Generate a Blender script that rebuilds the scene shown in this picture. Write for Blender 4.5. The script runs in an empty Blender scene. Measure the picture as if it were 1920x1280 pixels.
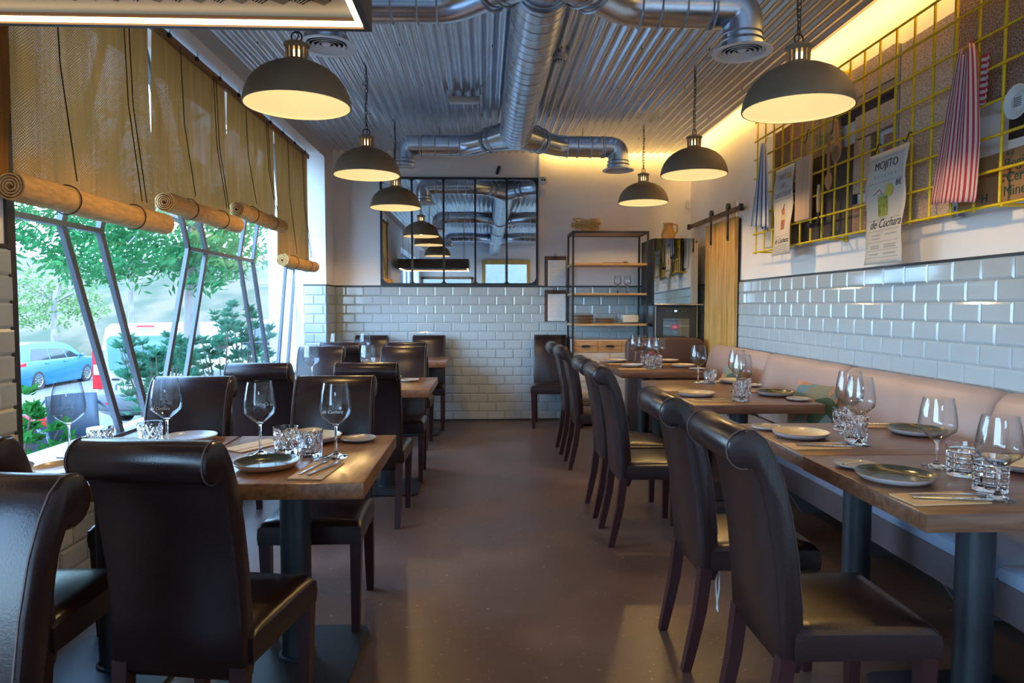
import bpy, bmesh, math, random
from mathutils import Vector, Matrix
random.seed(11)
SC = bpy.context.scene
COL = SC.collection
PI = math.pi

# ------------------------------------------------------------------ camera, world, sun, exposure
cd = bpy.data.cameras.new('camera'); cam = bpy.data.objects.new('camera', cd); COL.objects.link(cam)
cam.location = (0, 0, 1.31)
cam.rotation_euler = (math.radians(90 - 2.9517), 0, math.radians(-2.3233))
cd.sensor_width = 36; cd.lens = 24.0; cd.clip_start = .05; cd.clip_end = 500
SC.camera = cam
SC.view_settings.view_transform = 'Standard'; SC.view_settings.look = 'None'
SC.view_settings.gamma = 1.0; SC.view_settings.use_curve_mapping = False
SC.view_settings.exposure = 0.72
SC.cycles.use_denoising = True
SC.cycles.caustics_reflective = False; SC.cycles.caustics_refractive = False
SC.cycles.max_bounces = 12; SC.cycles.diffuse_bounces = 8; SC.cycles.glossy_bounces = 5
SC.cycles.transmission_bounces = 10; SC.cycles.transparent_max_bounces = 24
SC.cycles.sample_clamp_indirect = 6.0

w = bpy.data.worlds.new('sky'); SC.world = w; w.use_nodes = True
wn = w.node_tree.nodes; wl = w.node_tree.links
bg = wn['Background']; bg.inputs['Strength'].default_value = 11.5
tc = wn.new('ShaderNodeTexCoord'); sx = wn.new('ShaderNodeSeparateXYZ'); wl.new(tc.outputs['Generated'], sx.inputs[0])
rp = wn.new('ShaderNodeValToRGB'); wl.new(sx.outputs['Z'], rp.inputs[0])
rp.color_ramp.elements[0].position = 0.0; rp.color_ramp.elements[0].color = (.52, .76, 1.0, 1)
rp.color_ramp.elements[1].position = .7; rp.color_ramp.elements[1].color = (.29, .54, 1.0, 1)
wl.new(rp.outputs[0], bg.inputs['Color'])

sd = bpy.data.lights.new('sun', 'SUN'); sd.energy = 3.5; sd.angle = math.radians(1.0); sd.color = (1, .93, .82)
so = bpy.data.objects.new('sun', sd); COL.objects.link(so)
so.rotation_euler = Vector((-.62, .28, -1.0)).to_track_quat('-Z', 'Y').to_euler()

def portal(loc, rot, sxx, syy):
    d = bpy.data.lights.new('daylight_portal', 'AREA'); d.shape = 'RECTANGLE'; d.size = sxx; d.size_y = syy
    d.cycles.is_portal = True
    o = bpy.data.objects.new('daylight_portal', d); COL.objects.link(o); o.location = loc; o.rotation_euler = rot
portal((-2.16, 5.25, 1.73), (0, -PI/2, 0), 2.3, 5.1)
portal((-2.1, -1.6, 1.6), (0, -PI/2, 0), 2.0, 3.9)
portal((.62, -4.06, 1.25), (-PI/2, 0, PI), 1.2, 2.5)
portal((-1.1, -4.06, 1.5), (-PI/2, 0, PI), 1.4, 1.2)

# ------------------------------------------------------------------ materials
MATS = {}
def base(name):
    m = bpy.data.materials.new(name); m.use_nodes = True
    n = m.node_tree.nodes; l = m.node_tree.links
    return m, n, l, n['Principled BSDF']
def coords(n, l, scale=(1, 1, 1), rot=(0, 0, 0)):
    t = n.new('ShaderNodeTexCoord'); mp = n.new('ShaderNodeMapping')
    mp.inputs['Scale'].default_value = scale; mp.inputs['Rotation'].default_value = rot
    l.new(t.outputs['Object'], mp.inputs[0]); return mp.outputs[0]
def ramp(n, cols):
    r = n.new('ShaderNodeValToRGB'); e = r.color_ramp.elements
    while len(e) < len(cols): e.new(.5)
    for i, (p, c) in enumerate(cols):
        e[i].position = p; e[i].color = (*c, 1)
    return r
def mat(name, col, rough=.5, metal=0, var=0, vscale=6, stretch=(1, 1, 1), bump=0, bscale=60, bstretch=(1, 1, 1), spec=.5, coat=0, rvar=0, detail=4):
    if name in MATS: return MATS[name]
    m, n, l, b = base(name)
    b.inputs['Base Color'].default_value = (*col, 1); b.inputs['Roughness'].default_value = rough
    b.inputs['Metallic'].default_value = metal; b.inputs['Specular IOR Level'].default_value = spec
    b.inputs['Coat Weight'].default_value = coat; b.inputs['Coat Roughness'].default_value = .15
    if var or rvar:
        t = n.new('ShaderNodeTexNoise'); t.inputs['Scale'].default_value = vscale; t.inputs['Detail'].default_value = detail
        l.new(coords(n, l, stretch), t.inputs['Vector'])
        if var:
            r = ramp(n, [(.3, tuple(min(1, c*(1-var)) for c in col)), (.7, tuple(min(1, c*(1+var)) for c in col))])
            l.new(t.outputs[0], r.inputs[0]); l.new(r.outputs[0], b.inputs['Base Color'])
        if rvar:
            mr = n.new('ShaderNodeMapRange'); mr.inputs[1].default_value = .3; mr.inputs[2].default_value = .7
            mr.inputs[3].default_value = rough - rvar; mr.inputs[4].default_value = rough + rvar
            l.new(t.outputs[0], mr.inputs[0]); l.new(mr.outputs[0], b.inputs['Roughness'])
    if bump:
        t2 = n.new('ShaderNodeTexNoise'); t2.inputs['Scale'].default_value = bscale; t2.inputs['Detail'].default_value = 3
        l.new(coords(n, l, bstretch), t2.inputs['Vector'])
        bp = n.new('ShaderNodeBump'); bp.inputs['Strength'].default_value = bump; bp.inputs['Distance'].default_value = .01
        l.new(t2.outputs[0], bp.inputs['Height']); l.new(bp.outputs[0], b.inputs['Normal'])
    MATS[name] = m; return m
def wood(name, c1, c2, c3, scale=3, stretch=(1, 12, 12), rough=.4, bump=.15, coat=0):
    m, n, l, b = base(name)
    v = coords(n, l, stretch)
    t = n.new('ShaderNodeTexNoise'); t.inputs['Scale'].default_value = scale; t.inputs['Detail'].default_value = 8
    t.inputs['Distortion'].default_value = .8; l.new(v, t.inputs['Vector'])
    r = ramp(n, [(.3, c1), (.5, c2), (.7, c3)]); l.new(t.outputs[0], r.inputs[0]); l.new(r.outputs[0], b.inputs['Base Color'])
    b.inputs['Roughness'].default_value = rough; b.inputs['Coat Weight'].default_value = coat; b.inputs['Coat Roughness'].default_value = .2
    bp = n.new('ShaderNodeBump'); bp.inputs['Strength'].default_value = bump; bp.inputs['Distance'].default_value = .005
    l.new(t.outputs[0], bp.inputs['Height']); l.new(bp.outputs[0], b.inputs['Normal'])
    MATS[name] = m; return m
def emat(name, col, st):
    m, n, l, b = base(name)
    b.inputs['Base Color'].default_value = (*col, 1)
    b.inputs['Emission Color'].default_value = (*col, 1); b.inputs['Emission Strength'].default_value = st
    MATS[name] = m; return m
def thin_glass(name, tint=(1, 1, 1), f=1.45, rough=0.0, edge=(1, 1, 1)):
    m, n, l, b = base(name); n.remove(b); out = n['Material Output']
    tr = n.new('ShaderNodeBsdfTransparent')
    gl = n.new('ShaderNodeBsdfGlossy'); gl.inputs['Roughness'].default_value = rough
    lw = n.new('ShaderNodeLayerWeight'); lw.inputs['Blend'].default_value = .5
    pw_ = n.new('ShaderNodeMath'); pw_.operation = 'POWER'; pw_.inputs[1].default_value = 4.5; l.new(lw.outputs['Facing'], pw_.inputs[0])
    fr = n.new('ShaderNodeMath'); fr.operation = 'MULTIPLY_ADD'; fr.inputs[1].default_value = .85*f; fr.inputs[2].default_value = .035*f; fr.use_clamp = True; l.new(pw_.outputs[0], fr.inputs[0])
    p2 = n.new('ShaderNodeMath'); p2.operation = 'POWER'; p2.inputs[1].default_value = 3.0; l.new(lw.outputs['Facing'], p2.inputs[0])
    cm = n.new('ShaderNodeMix'); cm.data_type = 'RGBA'; cm.inputs[6].default_value = (*tint, 1); cm.inputs[7].default_value = (*edge, 1); l.new(p2.outputs[0], cm.inputs[0]); l.new(cm.outputs[2], tr.inputs[0])
    mx = n.new('ShaderNodeMixShader'); l.new(fr.outputs[0], mx.inputs[0]); l.new(tr.outputs[0], mx.inputs[1]); l.new(gl.outputs[0], mx.inputs[2])
    l.new(mx.outputs[0], out.inputs[0]); MATS[name] = m; return m
def two_tone(name, c1, c2, scale, lo=.45, hi=.55, rough=.6, bump=0, detail=2, metal=0, stretch=(1, 1, 1), c3=None, voronoi=False):
    m, n, l, b = base(name)
    t = n.new('ShaderNodeTexVoronoi' if voronoi else 'ShaderNodeTexNoise'); t.inputs['Scale'].default_value = scale
    if not voronoi: t.inputs['Detail'].default_value = detail
    l.new(coords(n, l, stretch), t.inputs['Vector'])
    cols = [(lo, c1), (hi, c2)] + ([(min(1, hi+.15), c3)] if c3 else [])
    r = ramp(n, cols); l.new(t.outputs[1 if voronoi else 0], r.inputs[0]); l.new(r.outputs[0], b.inputs['Base Color'])
    b.inputs['Roughness'].default_value = rough; b.inputs['Metallic'].default_value = metal
    if bump:
        bp = n.new('ShaderNodeBump'); bp.inputs['Strength'].default_value = bump; bp.inputs['Distance'].default_value = .003
        l.new(t.outputs[0], bp.inputs['Height']); l.new(bp.outputs[0], b.inputs['Normal'])
    MATS[name] = m; return m
def stripes(name, c1, c2, period, duty=.5, axis=(1, 0, 0), rough=.9):
    m, n, l, b = base(name)
    t = n.new('ShaderNodeUVMap'); d = n.new('ShaderNodeVectorMath'); d.operation = 'DOT_PRODUCT'; d.inputs[1].default_value = axis
    l.new(t.outputs[0], d.inputs[0])
    k = n.new('ShaderNodeMath'); k.operation = 'MULTIPLY'; k.inputs[1].default_value = 1/period; l.new(d.outputs['Value'], k.inputs[0])
    fr = n.new('ShaderNodeMath'); fr.operation = 'FRACT'; l.new(k.outputs[0], fr.inputs[0])
    g = n.new('ShaderNodeMath'); g.operation = 'GREATER_THAN'; g.inputs[1].default_value = duty; l.new(fr.outputs[0], g.inputs[0])
    mx = n.new('ShaderNodeMix'); mx.data_type = 'RGBA'; mx.inputs[6].default_value = (*c1, 1); mx.inputs[7].default_value = (*c2, 1)
    l.new(g.outputs[0], mx.inputs[0]); l.new(mx.outputs[2], b.inputs['Base Color'])
    b.inputs['Roughness'].default_value = rough; MATS[name] = m; return m

PLASTER = mat('plaster', (.92, .88, .875), .8, var=.04, vscale=2, bump=.05, bscale=40)
GROUT = mat('grout', (.36, .36, .37), .8)
TILE = mat('glazed_tile', (.43, .49, .535), .09, spec=.6)
DARKTRIM = mat('dark_trim', (.03, .03, .035), .35)
def floor_mat():
    m, n, l, b = base('polished_concrete')
    v = coords(n, l)
    t = n.new('ShaderNodeTexNoise'); t.inputs['Scale'].default_value = 1.1; t.inputs['Detail'].default_value = 9; t.inputs['Roughness'].default_value = .6; l.new(v, t.inputs['Vector'])
    r = ramp(n, [(.3, (.072, .037, .027)), (.5, (.110, .060, .044)), (.72, (.165, .100, .080))]); l.new(t.outputs[0], r.inputs[0])
    t3 = n.new('ShaderNodeTexNoise'); t3.inputs['Scale'].default_value = 45; t3.inputs['Detail'].default_value = 3; l.new(v, t3.inputs['Vector'])
    r3 = ramp(n, [(.66, (0, 0, 0)), (.74, (1, 1, 1))]); l.new(t3.outputs[0], r3.inputs[0])
    mx = n.new('ShaderNodeMix'); mx.data_type = 'RGBA'; l.new(r3.outputs[0], mx.inputs[0]); l.new(r.outputs[0], mx.inputs[6]); mx.inputs[7].default_value = (.30, .25, .24, 1)
    l.new(mx.outputs[2], b.inputs['Base Color'])
    mr = n.new('ShaderNodeMapRange'); mr.inputs[1].default_value = .3; mr.inputs[2].default_value = .7; mr.inputs[3].default_value = .28; mr.inputs[4].default_value = .48
    l.new(t.outputs[0], mr.inputs[0]); l.new(mr.outputs[0], b.inputs['Roughness'])
    bp = n.new('ShaderNodeBump'); bp.inputs['Strength'].default_value = .06; bp.inputs['Distance'].default_value = .01
    l.new(t3.outputs[0], bp.inputs['Height']); l.new(bp.outputs[0], b.inputs['Normal'])
    return m
FLOOR = floor_mat()
ZINC = mat('galvanised_sheet', (.62, .67, .75), .26, 1.0)
DUCT = mat('galvanised_duct', (.58, .65, .74), .26, 1.0, var=.05, vscale=30)
DUCTSEAM = mat('duct_seam', (.35, .38, .43), .35, 1.0)
WHITEMETAL = mat('white_enamel', (.8, .82, .84), .3)
LEATHER = mat('brown_leather', (.020, .0092, .0092), .27, bump=.05, bscale=220, spec=.44)
STITCH = mat('stitching', (.09, .055, .05), .6)
CHAIRLEG = mat('wine_stained_leg', (.032, .007, .008), .35)
BLACKSTEEL = mat('black_steel', (.018, .022, .028), .38, spec=.5, var=.2, vscale=10)
TABLEWOOD = wood('walnut_top', (.13, .050, .020), (.235, .098, .038), (.32, .145, .06), 3.2, (14, 1.2, 14), .28, .10, coat=.25)
TABLEWOODX = wood('walnut_top_crosswise', (.080, .034, .020), (.145, .064, .036), (.20, .095, .052), 3.2, (1.2, 14, 14), .32, .10, coat=.08)
TANVINYL = mat('tan_upholstery', (.42, .30, .27), .42, var=.10, vscale=3, bump=.06, bscale=90)
SEATVINYL = mat('seat_upholstery', (.20, .24, .34), .38, var=.1, vscale=3, bump=.05, bscale=90)  # grey-blue vinyl, made bluer to hold a painted reflection
BROWNVINYL = mat('dark_brown_upholstery', (.085, .045, .038), .5, bump=.05, bscale=90)
BENCHWOOD = mat('bench_board', (.085, .062, .068), .5, var=.2, vscale=6)
BENCHDARK = mat('bench_gusset', (.085, .080, .085), .55)
YELLOW = mat('yellow_paint', (.86, .60, .012), .38, var=.10, vscale=20)
SHADEOUT = mat('olive_grey_enamel', (.23, .175, .115), .55, var=.10, vscale=14)
SHADEIN = mat('cream_lining', (.78, .71, .50), .7)
CHAIN = mat('dark_chain', (.03, .026, .02), .45, .6)
BULB = emat('lamp_bulb', (1.0, .66, .25), 3.0)
LED = emat('led_strip_glow', (1.0, .64, .28), 6.5)
COVELED = emat('cove_led_glow', (1.0, .60, .14), 38.0)
MIRROR = mat('mirror_glass', (.82, .86, .88), .015, 1.0)
CHIP = two_tone('light_chipboard', (.44, .31, .24), (.76, .61, .50), 150, .40, .60, .85, bump=.2)
CHIPDARK = two_tone('dark_chipboard', (.16, .10, .085), (.44, .33, .29), 130, .42, .62, .85, bump=.3)
CHIPRED = two_tone('reddish_chipboard', (.25, .13, .09), (.48, .31, .24), 150, .40, .60, .85, bump=.2)
DARKBOARD = mat('dark_board', (.055, .04, .045), .55, var=.2, vscale=5)  # real dark boards, and the painted shade behind the grid
CARDBOARD = mat('cardboard', (.34, .19, .085), .8, var=.08, vscale=8)
PAPER = mat('menu_paper', (.62, .58, .53), .85, var=.06, vscale=9)
WHITEPAPER = mat('white_paper', (.74, .74, .78), .8)
INK = mat('ink', (.03, .03, .035), .7)
KRAFT = mat('kraft_paper', (.60, .40, .22), .85, var=.06, vscale=30)
STEEL = mat('cutlery_steel', (.62, .62, .64), .18, 1.0)
GLINTSTEEL = mat('gold_glint_steel', (.85, .62, .30), .2, 1.0)  # steel with the golden highlight put into its colour
CREAM = mat('cream_glaze', (.62, .50, .33), .22, var=.10, vscale=14)
RIMBROWN = mat('brown_rim', (.24, .10, .05), .35)
GREENGLAZE = mat('dark_green_glaze', (.055, .062, .045), .18, var=.3, vscale=18)
UNDERGLAZE = mat('pale_stoneware', (.52, .46, .47), .3)
TERRA = mat('terracotta_underside', (.45, .22, .11), .4)
BLUEGLAZE = mat('pale_blue_glaze', (.50, .54, .60), .18)
WINEGLASS = thin_glass('wine_glass_clear', (.97, .98, .985), 1.15, edge=(.45, .48, .52))
PANE = thin_glass('window_glass', (.93, .97, .965), .6, edge=(.90, .95, .95))
def crystal():
    m, n, l, b = base('cut_crystal')
    b.inputs['Base Color'].default_value = (.97, .98, 1, 1); b.inputs['Transmission Weight'].default_value = 1
    b.inputs['IOR'].default_value = 1.47; b.inputs['Roughness'].default_value = 0.0
    return m
CRYSTAL = crystal()
RATTANWOOD = wood('pine_board', (.40, .20, .045), (.56, .32, .085), (.70, .44, .16), 2.5, (9, 9, .8), .5, .2)
SHELFWOOD = wood('shelf_board', (.40, .22, .09), (.55, .33, .14), (.66, .43, .2), 3, (1, 12, 12), .5, .1)
DRAWERWOOD = wood('drawer_front', (.34, .15, .06), (.50, .25, .10), (.62, .36, .17), 3, (1.5, 10, 10), .5, .15)
PALEWOOD = wood('pale_plank', (.52, .40, .32), (.62, .50, .41), (.72, .60, .50), 3, (1.5, 10, 10), .6, .15)
SPOONWOOD = wood('spoon_wood', (.34, .15, .05), (.44, .21, .08), (.52, .28, .12), 4, (6, 6, 1), .5, .1)
BOARDWOOD = wood('cutting_board_wood', (.48, .33, .24), (.56, .40, .30), (.62, .46, .36), 3, (8, 8, 1), .5, .08)
ROPE = mat('straw_rope', (.62, .44, .18), .8, var=.2, vscale=60)
CLAY = mat('clay_jug', (.58, .30, .07), .35, var=.2, vscale=8)
CLIPWOOD = mat('clipboard_wood', (.10, .05, .03), .5)
DARKGLASS = mat('dark_glass', (.02, .022, .025), .03, spec=.8)
MIRRORDARK = mat('mirrored_door', (.42, .46, .48), .02, 1.0)
PLASTICWHITE = mat('white_plastic', (.72, .72, .72), .4)
PLASTICBLACK = mat('black_plastic', (.012, .012, .014), .4)
GREYSTEEL = mat('slotted_steel', (.35, .40, .46), .4, .8)
REDSTRIPE = stripes('red_striped_cotton', (.42, .035, .075), (.60, .51, .50), .032, .47)
BLUESTRIPE = stripes('blue_striped_cotton', (.03, .06, .22), (.66, .68, .72), .034, .40)
def jute():
    m, n, l, b = base('woven_jute'); out = n['Material Output']
    v = coords(n, l); s = n.new('ShaderNodeSeparateXYZ'); 
    nz = n.new('ShaderNodeTexNoise'); nz.inputs['Scale'].default_value = 14; l.new(v, nz.inputs['Vector'])
    ad = n.new('ShaderNodeVectorMath'); ad.operation = 'MULTIPLY_ADD'; l.new(nz.outputs['Color'], ad.inputs[0]); ad.inputs[1].default_value = (.012, .012, .012); l.new(v, ad.inputs[2])
    l.new(ad.outputs[0], s.inputs[0])
    def sn(o, k, ph=0):
        a = n.new('ShaderNodeMath'); a.operation = 'MULTIPLY_ADD'; a.inputs[1].default_value = k; a.inputs[2].default_value = ph; l.new(o, a.inputs[0])
        q = n.new('ShaderNodeMath'); q.operation = 'SINE'; l.new(a.outputs[0], q.inputs[0]); return q.outputs[0]
    y = sn(s.outputs['Y'], 2*PI/.011); z = sn(s.outputs['Z'], 2*PI/.012)
    pr = n.new('ShaderNodeMath'); pr.operation = 'MULTIPLY'; l.new(y, pr.inputs[0]); l.new(z, pr.inputs[1])
    n2 = n.new('ShaderNodeTexNoise'); n2.inputs['Scale'].default_value = 3.5; n2.inputs['Detail'].default_value = 3; l.new(v, n2.inputs['Vector'])
    th = n.new('ShaderNodeMapRange'); th.inputs[1].default_value = .35; th.inputs[2].default_value = .7; th.inputs[3].default_value = .9995; th.inputs[4].default_value = .978
    l.new(n2.outputs[0], th.inputs[0])
    g = n.new('ShaderNodeMath'); g.operation = 'GREATER_THAN'; l.new(pr.outputs[0], g.inputs[0]); l.new(th.outputs[0], g.inputs[1])
    df = n.new('ShaderNodeBsdfDiffuse'); tl = n.new('ShaderNodeBsdfTranslucent'); tp = n.new('ShaderNodeBsdfTransparent')
    cr = ramp(n, [(.0, (.17, .075, .024)), (.6, (.38, .185, .06)), (1, (.56, .30, .11))])
    mm = n.new('ShaderNodeMapRange'); mm.inputs[1].default_value = -1; l.new(pr.outputs[0], mm.inputs[0]); l.new(mm.outputs[0], cr.inputs[0])
    n3 = n.new('ShaderNodeTexNoise'); n3.inputs['Scale'].default_value = 2.0; n3.inputs['Detail'].default_value = 5
    mp3 = n.new('ShaderNodeMapping'); mp3.inputs['Scale'].default_value = (1, 9, .8); l.new(v, mp3.inputs[0]); l.new(mp3.outputs[0], n3.inputs['Vector'])
    r3 = ramp(n, [(.3, (.62, .60, .58)), (.7, (1.25, 1.25, 1.25))]); l.new(n3.outputs[0], r3.inputs[0])
    mu = n.new('ShaderNodeMix'); mu.data_type = 'RGBA'; mu.blend_type = 'MULTIPLY'; mu.inputs[0].default_value = 1; l.new(cr.outputs[0], mu.inputs[6]); l.new(r3.outputs[0], mu.inputs[7])
    l.new(mu.outputs[2], df.inputs[0]); tl.inputs[0].default_value = (.34, .15, .04, 1)
    m1 = n.new('ShaderNodeMixShader'); m1.inputs[0].default_value = .16; l.new(df.outputs[0], m1.inputs[1]); l.new(tl.outputs[0], m1.inputs[2])
    m2 = n.new('ShaderNodeMixShader'); l.new(g.outputs[0], m2.inputs[0]); l.new(m1.outputs[0], m2.inputs[1]); l.new(tp.outputs[0], m2.inputs[2])
    l.new(m2.outputs[0], out.inputs[0]); return m
JUTE = jute()
JUTEROLL = mat('jute_roll', (.72, .43, .17), .85, var=.2, vscale=60, stretch=(1, .25, 1), bump=.5, bscale=160, bstretch=(.4, 2, .4))  # jute lightened, the daylight on the rolls put into the colour
JUTECORD = mat('dark_cord', (.05, .03, .018), .8)
BATTEN = mat('blind_batten', (.32, .16, .07), .7)

# ------------------------------------------------------------------ mesh helpers
class MB:
    def __init__(s): s.v = []; s.f = []; s.uv = None
    def add(s, vs, fs):
        o = len(s.v); s.v += [tuple(p) for p in vs]; s.f += [tuple(i + o for i in f) for f in fs]; return s
    def box(s, x0, x1, y0, y1, z0, z1):
        return s.add([(x0,y0,z0),(x1,y0,z0),(x1,y1,z0),(x0,y1,z0),(x0,y0,z1),(x1,y0,z1),(x1,y1,z1),(x0,y1,z1)],
                     [(0,3,2,1),(4,5,6,7),(0,1,5,4),(1,2,6,5),(2,3,7,6),(3,0,4,7)])
    def rbox(s, x0, x1, y0, y1, z0, z1, b=.01, seg=2):
        bm = bmesh.new(); bmesh.ops.create_cube(bm, size=1)
        for v in bm.verts: v.co = ((x0+x1)/2 + v.co.x*(x1-x0), (y0+y1)/2 + v.co.y*(y1-y0), (z0+z1)/2 + v.co.z*(z1-z0))
        bmesh.ops.bevel(bm, geom=bm.edges[:], offset=b, segments=seg, affect='EDGES', profile=.5)
        bm.verts.ensure_lookup_table(); s.add([v.co[:] for v in bm.verts], [[v.index for v in f.verts] for f in bm.faces]); bm.free(); return s
    def bar(s, p0, p1, wd, ht, up=(0, 0, 1)):
        p0 = Vector(p0); p1 = Vector(p1); d = (p1-p0).normalized(); u = Vector(up)
        a = d.cross(u); a = a.normalized() if a.length > 1e-4 else d.orthogonal().normalized(); b = a.cross(d)
        q = [p + a*(i*wd/2) + b*(j*ht/2) for p in (p0, p1) for i, j in ((-1,-1),(1,-1),(1,1),(-1,1))]
        return s.add(q, [(0,1,2,3),(7,6,5,4),(0,4,5,1),(1,5,6,2),(2,6,7,3),(3,7,4,0)])
    def cyl(s, p0, p1, r0, r1=None, n=16): return s.tube([p0, p1], [r0, r0 if r1 is None else r1], n)
    def tube(s, pts, r, n=8, closed=False, caps=True):
        pts = [Vector(p) for p in pts]; m = len(pts); rs = r if isinstance(r, (list, tuple)) else [r]*m
        t0 = (pts[1]-pts[0]).normalized(); a = t0.orthogonal().normalized(); rings = []
        pt = t0
        for i in range(m):
            if closed: t = (pts[(i+1) % m]-pts[i-1]).normalized()
            elif i == 0: t = t0
            elif i == m-1: t = (pts[i]-pts[i-1]).normalized()
            else: t = ((pts[i+1]-pts[i]).normalized() + (pts[i]-pts[i-1]).normalized()).normalized()
            a = (pt.rotation_difference(t)) @ a; pt = t; b = t.cross(a)
            rings.append([pts[i] + (a*math.cos(2*PI*k/n) + b*math.sin(2*PI*k/n))*rs[i] for k in range(n)])
        vs = [p for g in rings for p in g]; fs = []
        for i in range(m if closed else m-1):
            j = (i+1) % m
            for k in range(n): fs.append((i*n+k, i*n+(k+1) % n, j*n+(k+1) % n, j*n+k))
        if caps and not closed: fs += [tuple(range(n))[::-1], tuple((m-1)*n+k for k in range(n))]
        return s.add(vs, fs)
    def lathe(s, prof, n=32, c=(0, 0, 0), loop=False, fn=None):
        m = len(prof); vs = []; fs = []
        for i, (r, z) in enumerate(prof):
            for k in range(n):
                a = 2*PI*k/n; rr = r if fn is None else fn(i, r, z, a)
                vs.append((c[0]+rr*math.cos(a), c[1]+rr*math.sin(a), c[2]+z))
        for i in range(m if loop else m-1):
            j = (i+1) % m
            for k in range(n): fs.append((i*n+k, i*n+(k+1) % n, j*n+(k+1) % n, j*n+k))
        if not loop: fs += [tuple(range(n))[::-1], tuple((m-1)*n+k for k in range(n))]
        return s.add(vs, fs)
    def prism(s, poly, a0, a1, plane='yz', inset=0):
        n = len(poly)
        def P(p, a): return (a, p[0], p[1]) if plane == 'yz' else ((p[0], a, p[1]) if plane == 'xz' else (p[0], p[1], a))
        if not inset:
            return s.add([P(p, a0) for p in poly] + [P(p, a1) for p in poly], [tuple(range(n))[::-1], tuple(range(n, 2*n))] + [(i, (i+1) % n, n+(i+1) % n, n+i) for i in range(n)])
        q = offset_poly(poly, inset); sg = 1 if a1 > a0 else -1
        st = [(q, a0), (offset_poly(poly, inset*.3), a0+sg*inset*.3), (poly, a0+sg*inset), (poly, a1-sg*inset), (offset_poly(poly, inset*.3), a1-sg*inset*.3), (q, a1)]
        vs = [P(p, a) for pl, a in st for p in pl]; fs = [tuple(range(n))[::-1], tuple((len(st)-1)*n+i for i in range(n))]
        for j in range(len(st)-1): fs += [(j*n+i, j*n+(i+1) % n, (j+1)*n+(i+1) % n, (j+1)*n+i) for i in range(n)]
        return s.add(vs, fs)
    def grid(s, fn, us, vs_, uvfn=None):
        nu, nv = len(us), len(vs_); pts = [fn(u, v) for u in us for v in vs_]
        return s.add(pts, [(i*nv+j, (i+1)*nv+j, (i+1)*nv+j+1, i*nv+j+1) for i in range(nu-1) for j in range(nv-1)])
    def mesh(s, name, m, smooth=40, recalc=True):
        me = bpy.data.meshes.new(name); me.from_pydata(s.v, [], s.f); me.update()
        if recalc:
            bm = bmesh.new(); bm.from_mesh(me); bmesh.ops.recalc_face_normals(bm, faces=bm.faces[:]); bm.to_mesh(me); bm.free()
        if m: me.materials.append(m)
        if smooth:
            me.polygons.foreach_set('use_smooth', [True]*len(me.polygons)); me.set_sharp_from_angle(angle=math.radians(smooth))
        return me
    def build(s, name, m, parent=None, loc=None, smooth=40, recalc=True, rot=None):
        return link(name, s.mesh(name, m, smooth, recalc), parent, loc, rot)
def offset_poly(poly, d):
    n = len(poly); area = sum(poly[i][0]*poly[(i+1) % n][1]-poly[(i+1) % n][0]*poly[i][1] for i in range(n)); sg = 1 if area > 0 else -1
    out = []
    for i in range(n):
        p0, p1, p2 = (Vector(poly[j % n]) for j in (i-1, i, i+1))
        e1 = (p1-p0).normalized(); e2 = (p2-p1).normalized(); t = (e1+e2)
        t = t.normalized() if t.length > 1e-5 else e1
        nn = Vector((-t.y, t.x))*sg; c = max(.4, abs(nn.dot(Vector((-e1.y, e1.x))))); out.append(tuple(p1 + nn*(d/c)))
    return out
def link(name, me, parent=None, loc=None, rot=None, scale=None):
    o = bpy.data.objects.new(name, me); COL.objects.link(o); o.parent = parent
    if loc is not None: o.location = loc
    if rot is not None: o.rotation_euler = rot
    if scale is not None: o.scale = scale
    return o
def tag(o, label, cat, group=None, kind=None):
    o['label'] = label; o['category'] = cat
    if group: o['group'] = group
    if kind: o['kind'] = kind
    return o
def thing(name, label, cat, loc=(0, 0, 0), rz=0, group=None):
    o = bpy.data.objects.new(name, None); COL.objects.link(o); o.empty_display_size = .05
    o.location = loc; o.rotation_euler = (0, 0, rz); return tag(o, label, cat, group)
def struct(o): o['kind'] = 'structure'; return o
def copy_tree(o, parent=None):
    c = o.copy(); COL.objects.link(c); c.parent = parent
    for ch in list(o.children): copy_tree(ch, c)
    return c
def place(proto, used, loc, rz, label, group=None):
    o = copy_tree(proto) if used else proto
    o.location = loc; o.rotation_euler = (0, 0, rz); o['label'] = label
    if group: o['group'] = group
    return o
def fillet(pts, r, seg=6):
    pts = [Vector(p) for p in pts]; out = [pts[0]]
    for i in range(1, len(pts)-1):
        a, b, c = pts[i-1], pts[i], pts[i+1]; d1 = (a-b); d2 = (c-b); q = min(r, d1.length*.49, d2.length*.49)
        p, e = b + d1.normalized()*q, b + d2.normalized()*q
        for k in range(seg+1):
            t = k/seg; out.append(p*(1-t)**2 + b*2*t*(1-t) + e*t*t)
    out.append(pts[-1]); return out
def resample(pts, step):
    out = [pts[0]]
    for a, b in zip(pts, pts[1:]):
        n = max(1, int((b-a).length/step))
        out += [a.lerp(b, k/n) for k in range(1, n+1)]
    return out
DG = None
def text_mesh(name, body, size, m, shear=0, extrude=.0006, align='CENTER'):
    cu = bpy.data.curves.new(name, 'FONT'); cu.body = body; cu.size = size; cu.shear = shear; cu.extrude = extrude; cu.align_x = align; cu.resolution_u = 3
    o = bpy.data.objects.new(name, cu); COL.objects.link(o)
    dg = bpy.context.evaluated_depsgraph_get(); me = bpy.data.meshes.new_from_object(o.evaluated_get(dg))
    bpy.data.objects.remove(o); me.materials.clear(); me.materials.append(m); me.name = name; return me
RW = Matrix(((0, 0, -1), (-1, 0, 0), (0, 1, 0))).to_euler()      # lettering on the right wall, read from the room
BWR = Matrix(((1, 0, 0), (0, 0, -1), (0, 1, 0))).to_euler()       # lettering on a surface that faces the camera side

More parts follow.
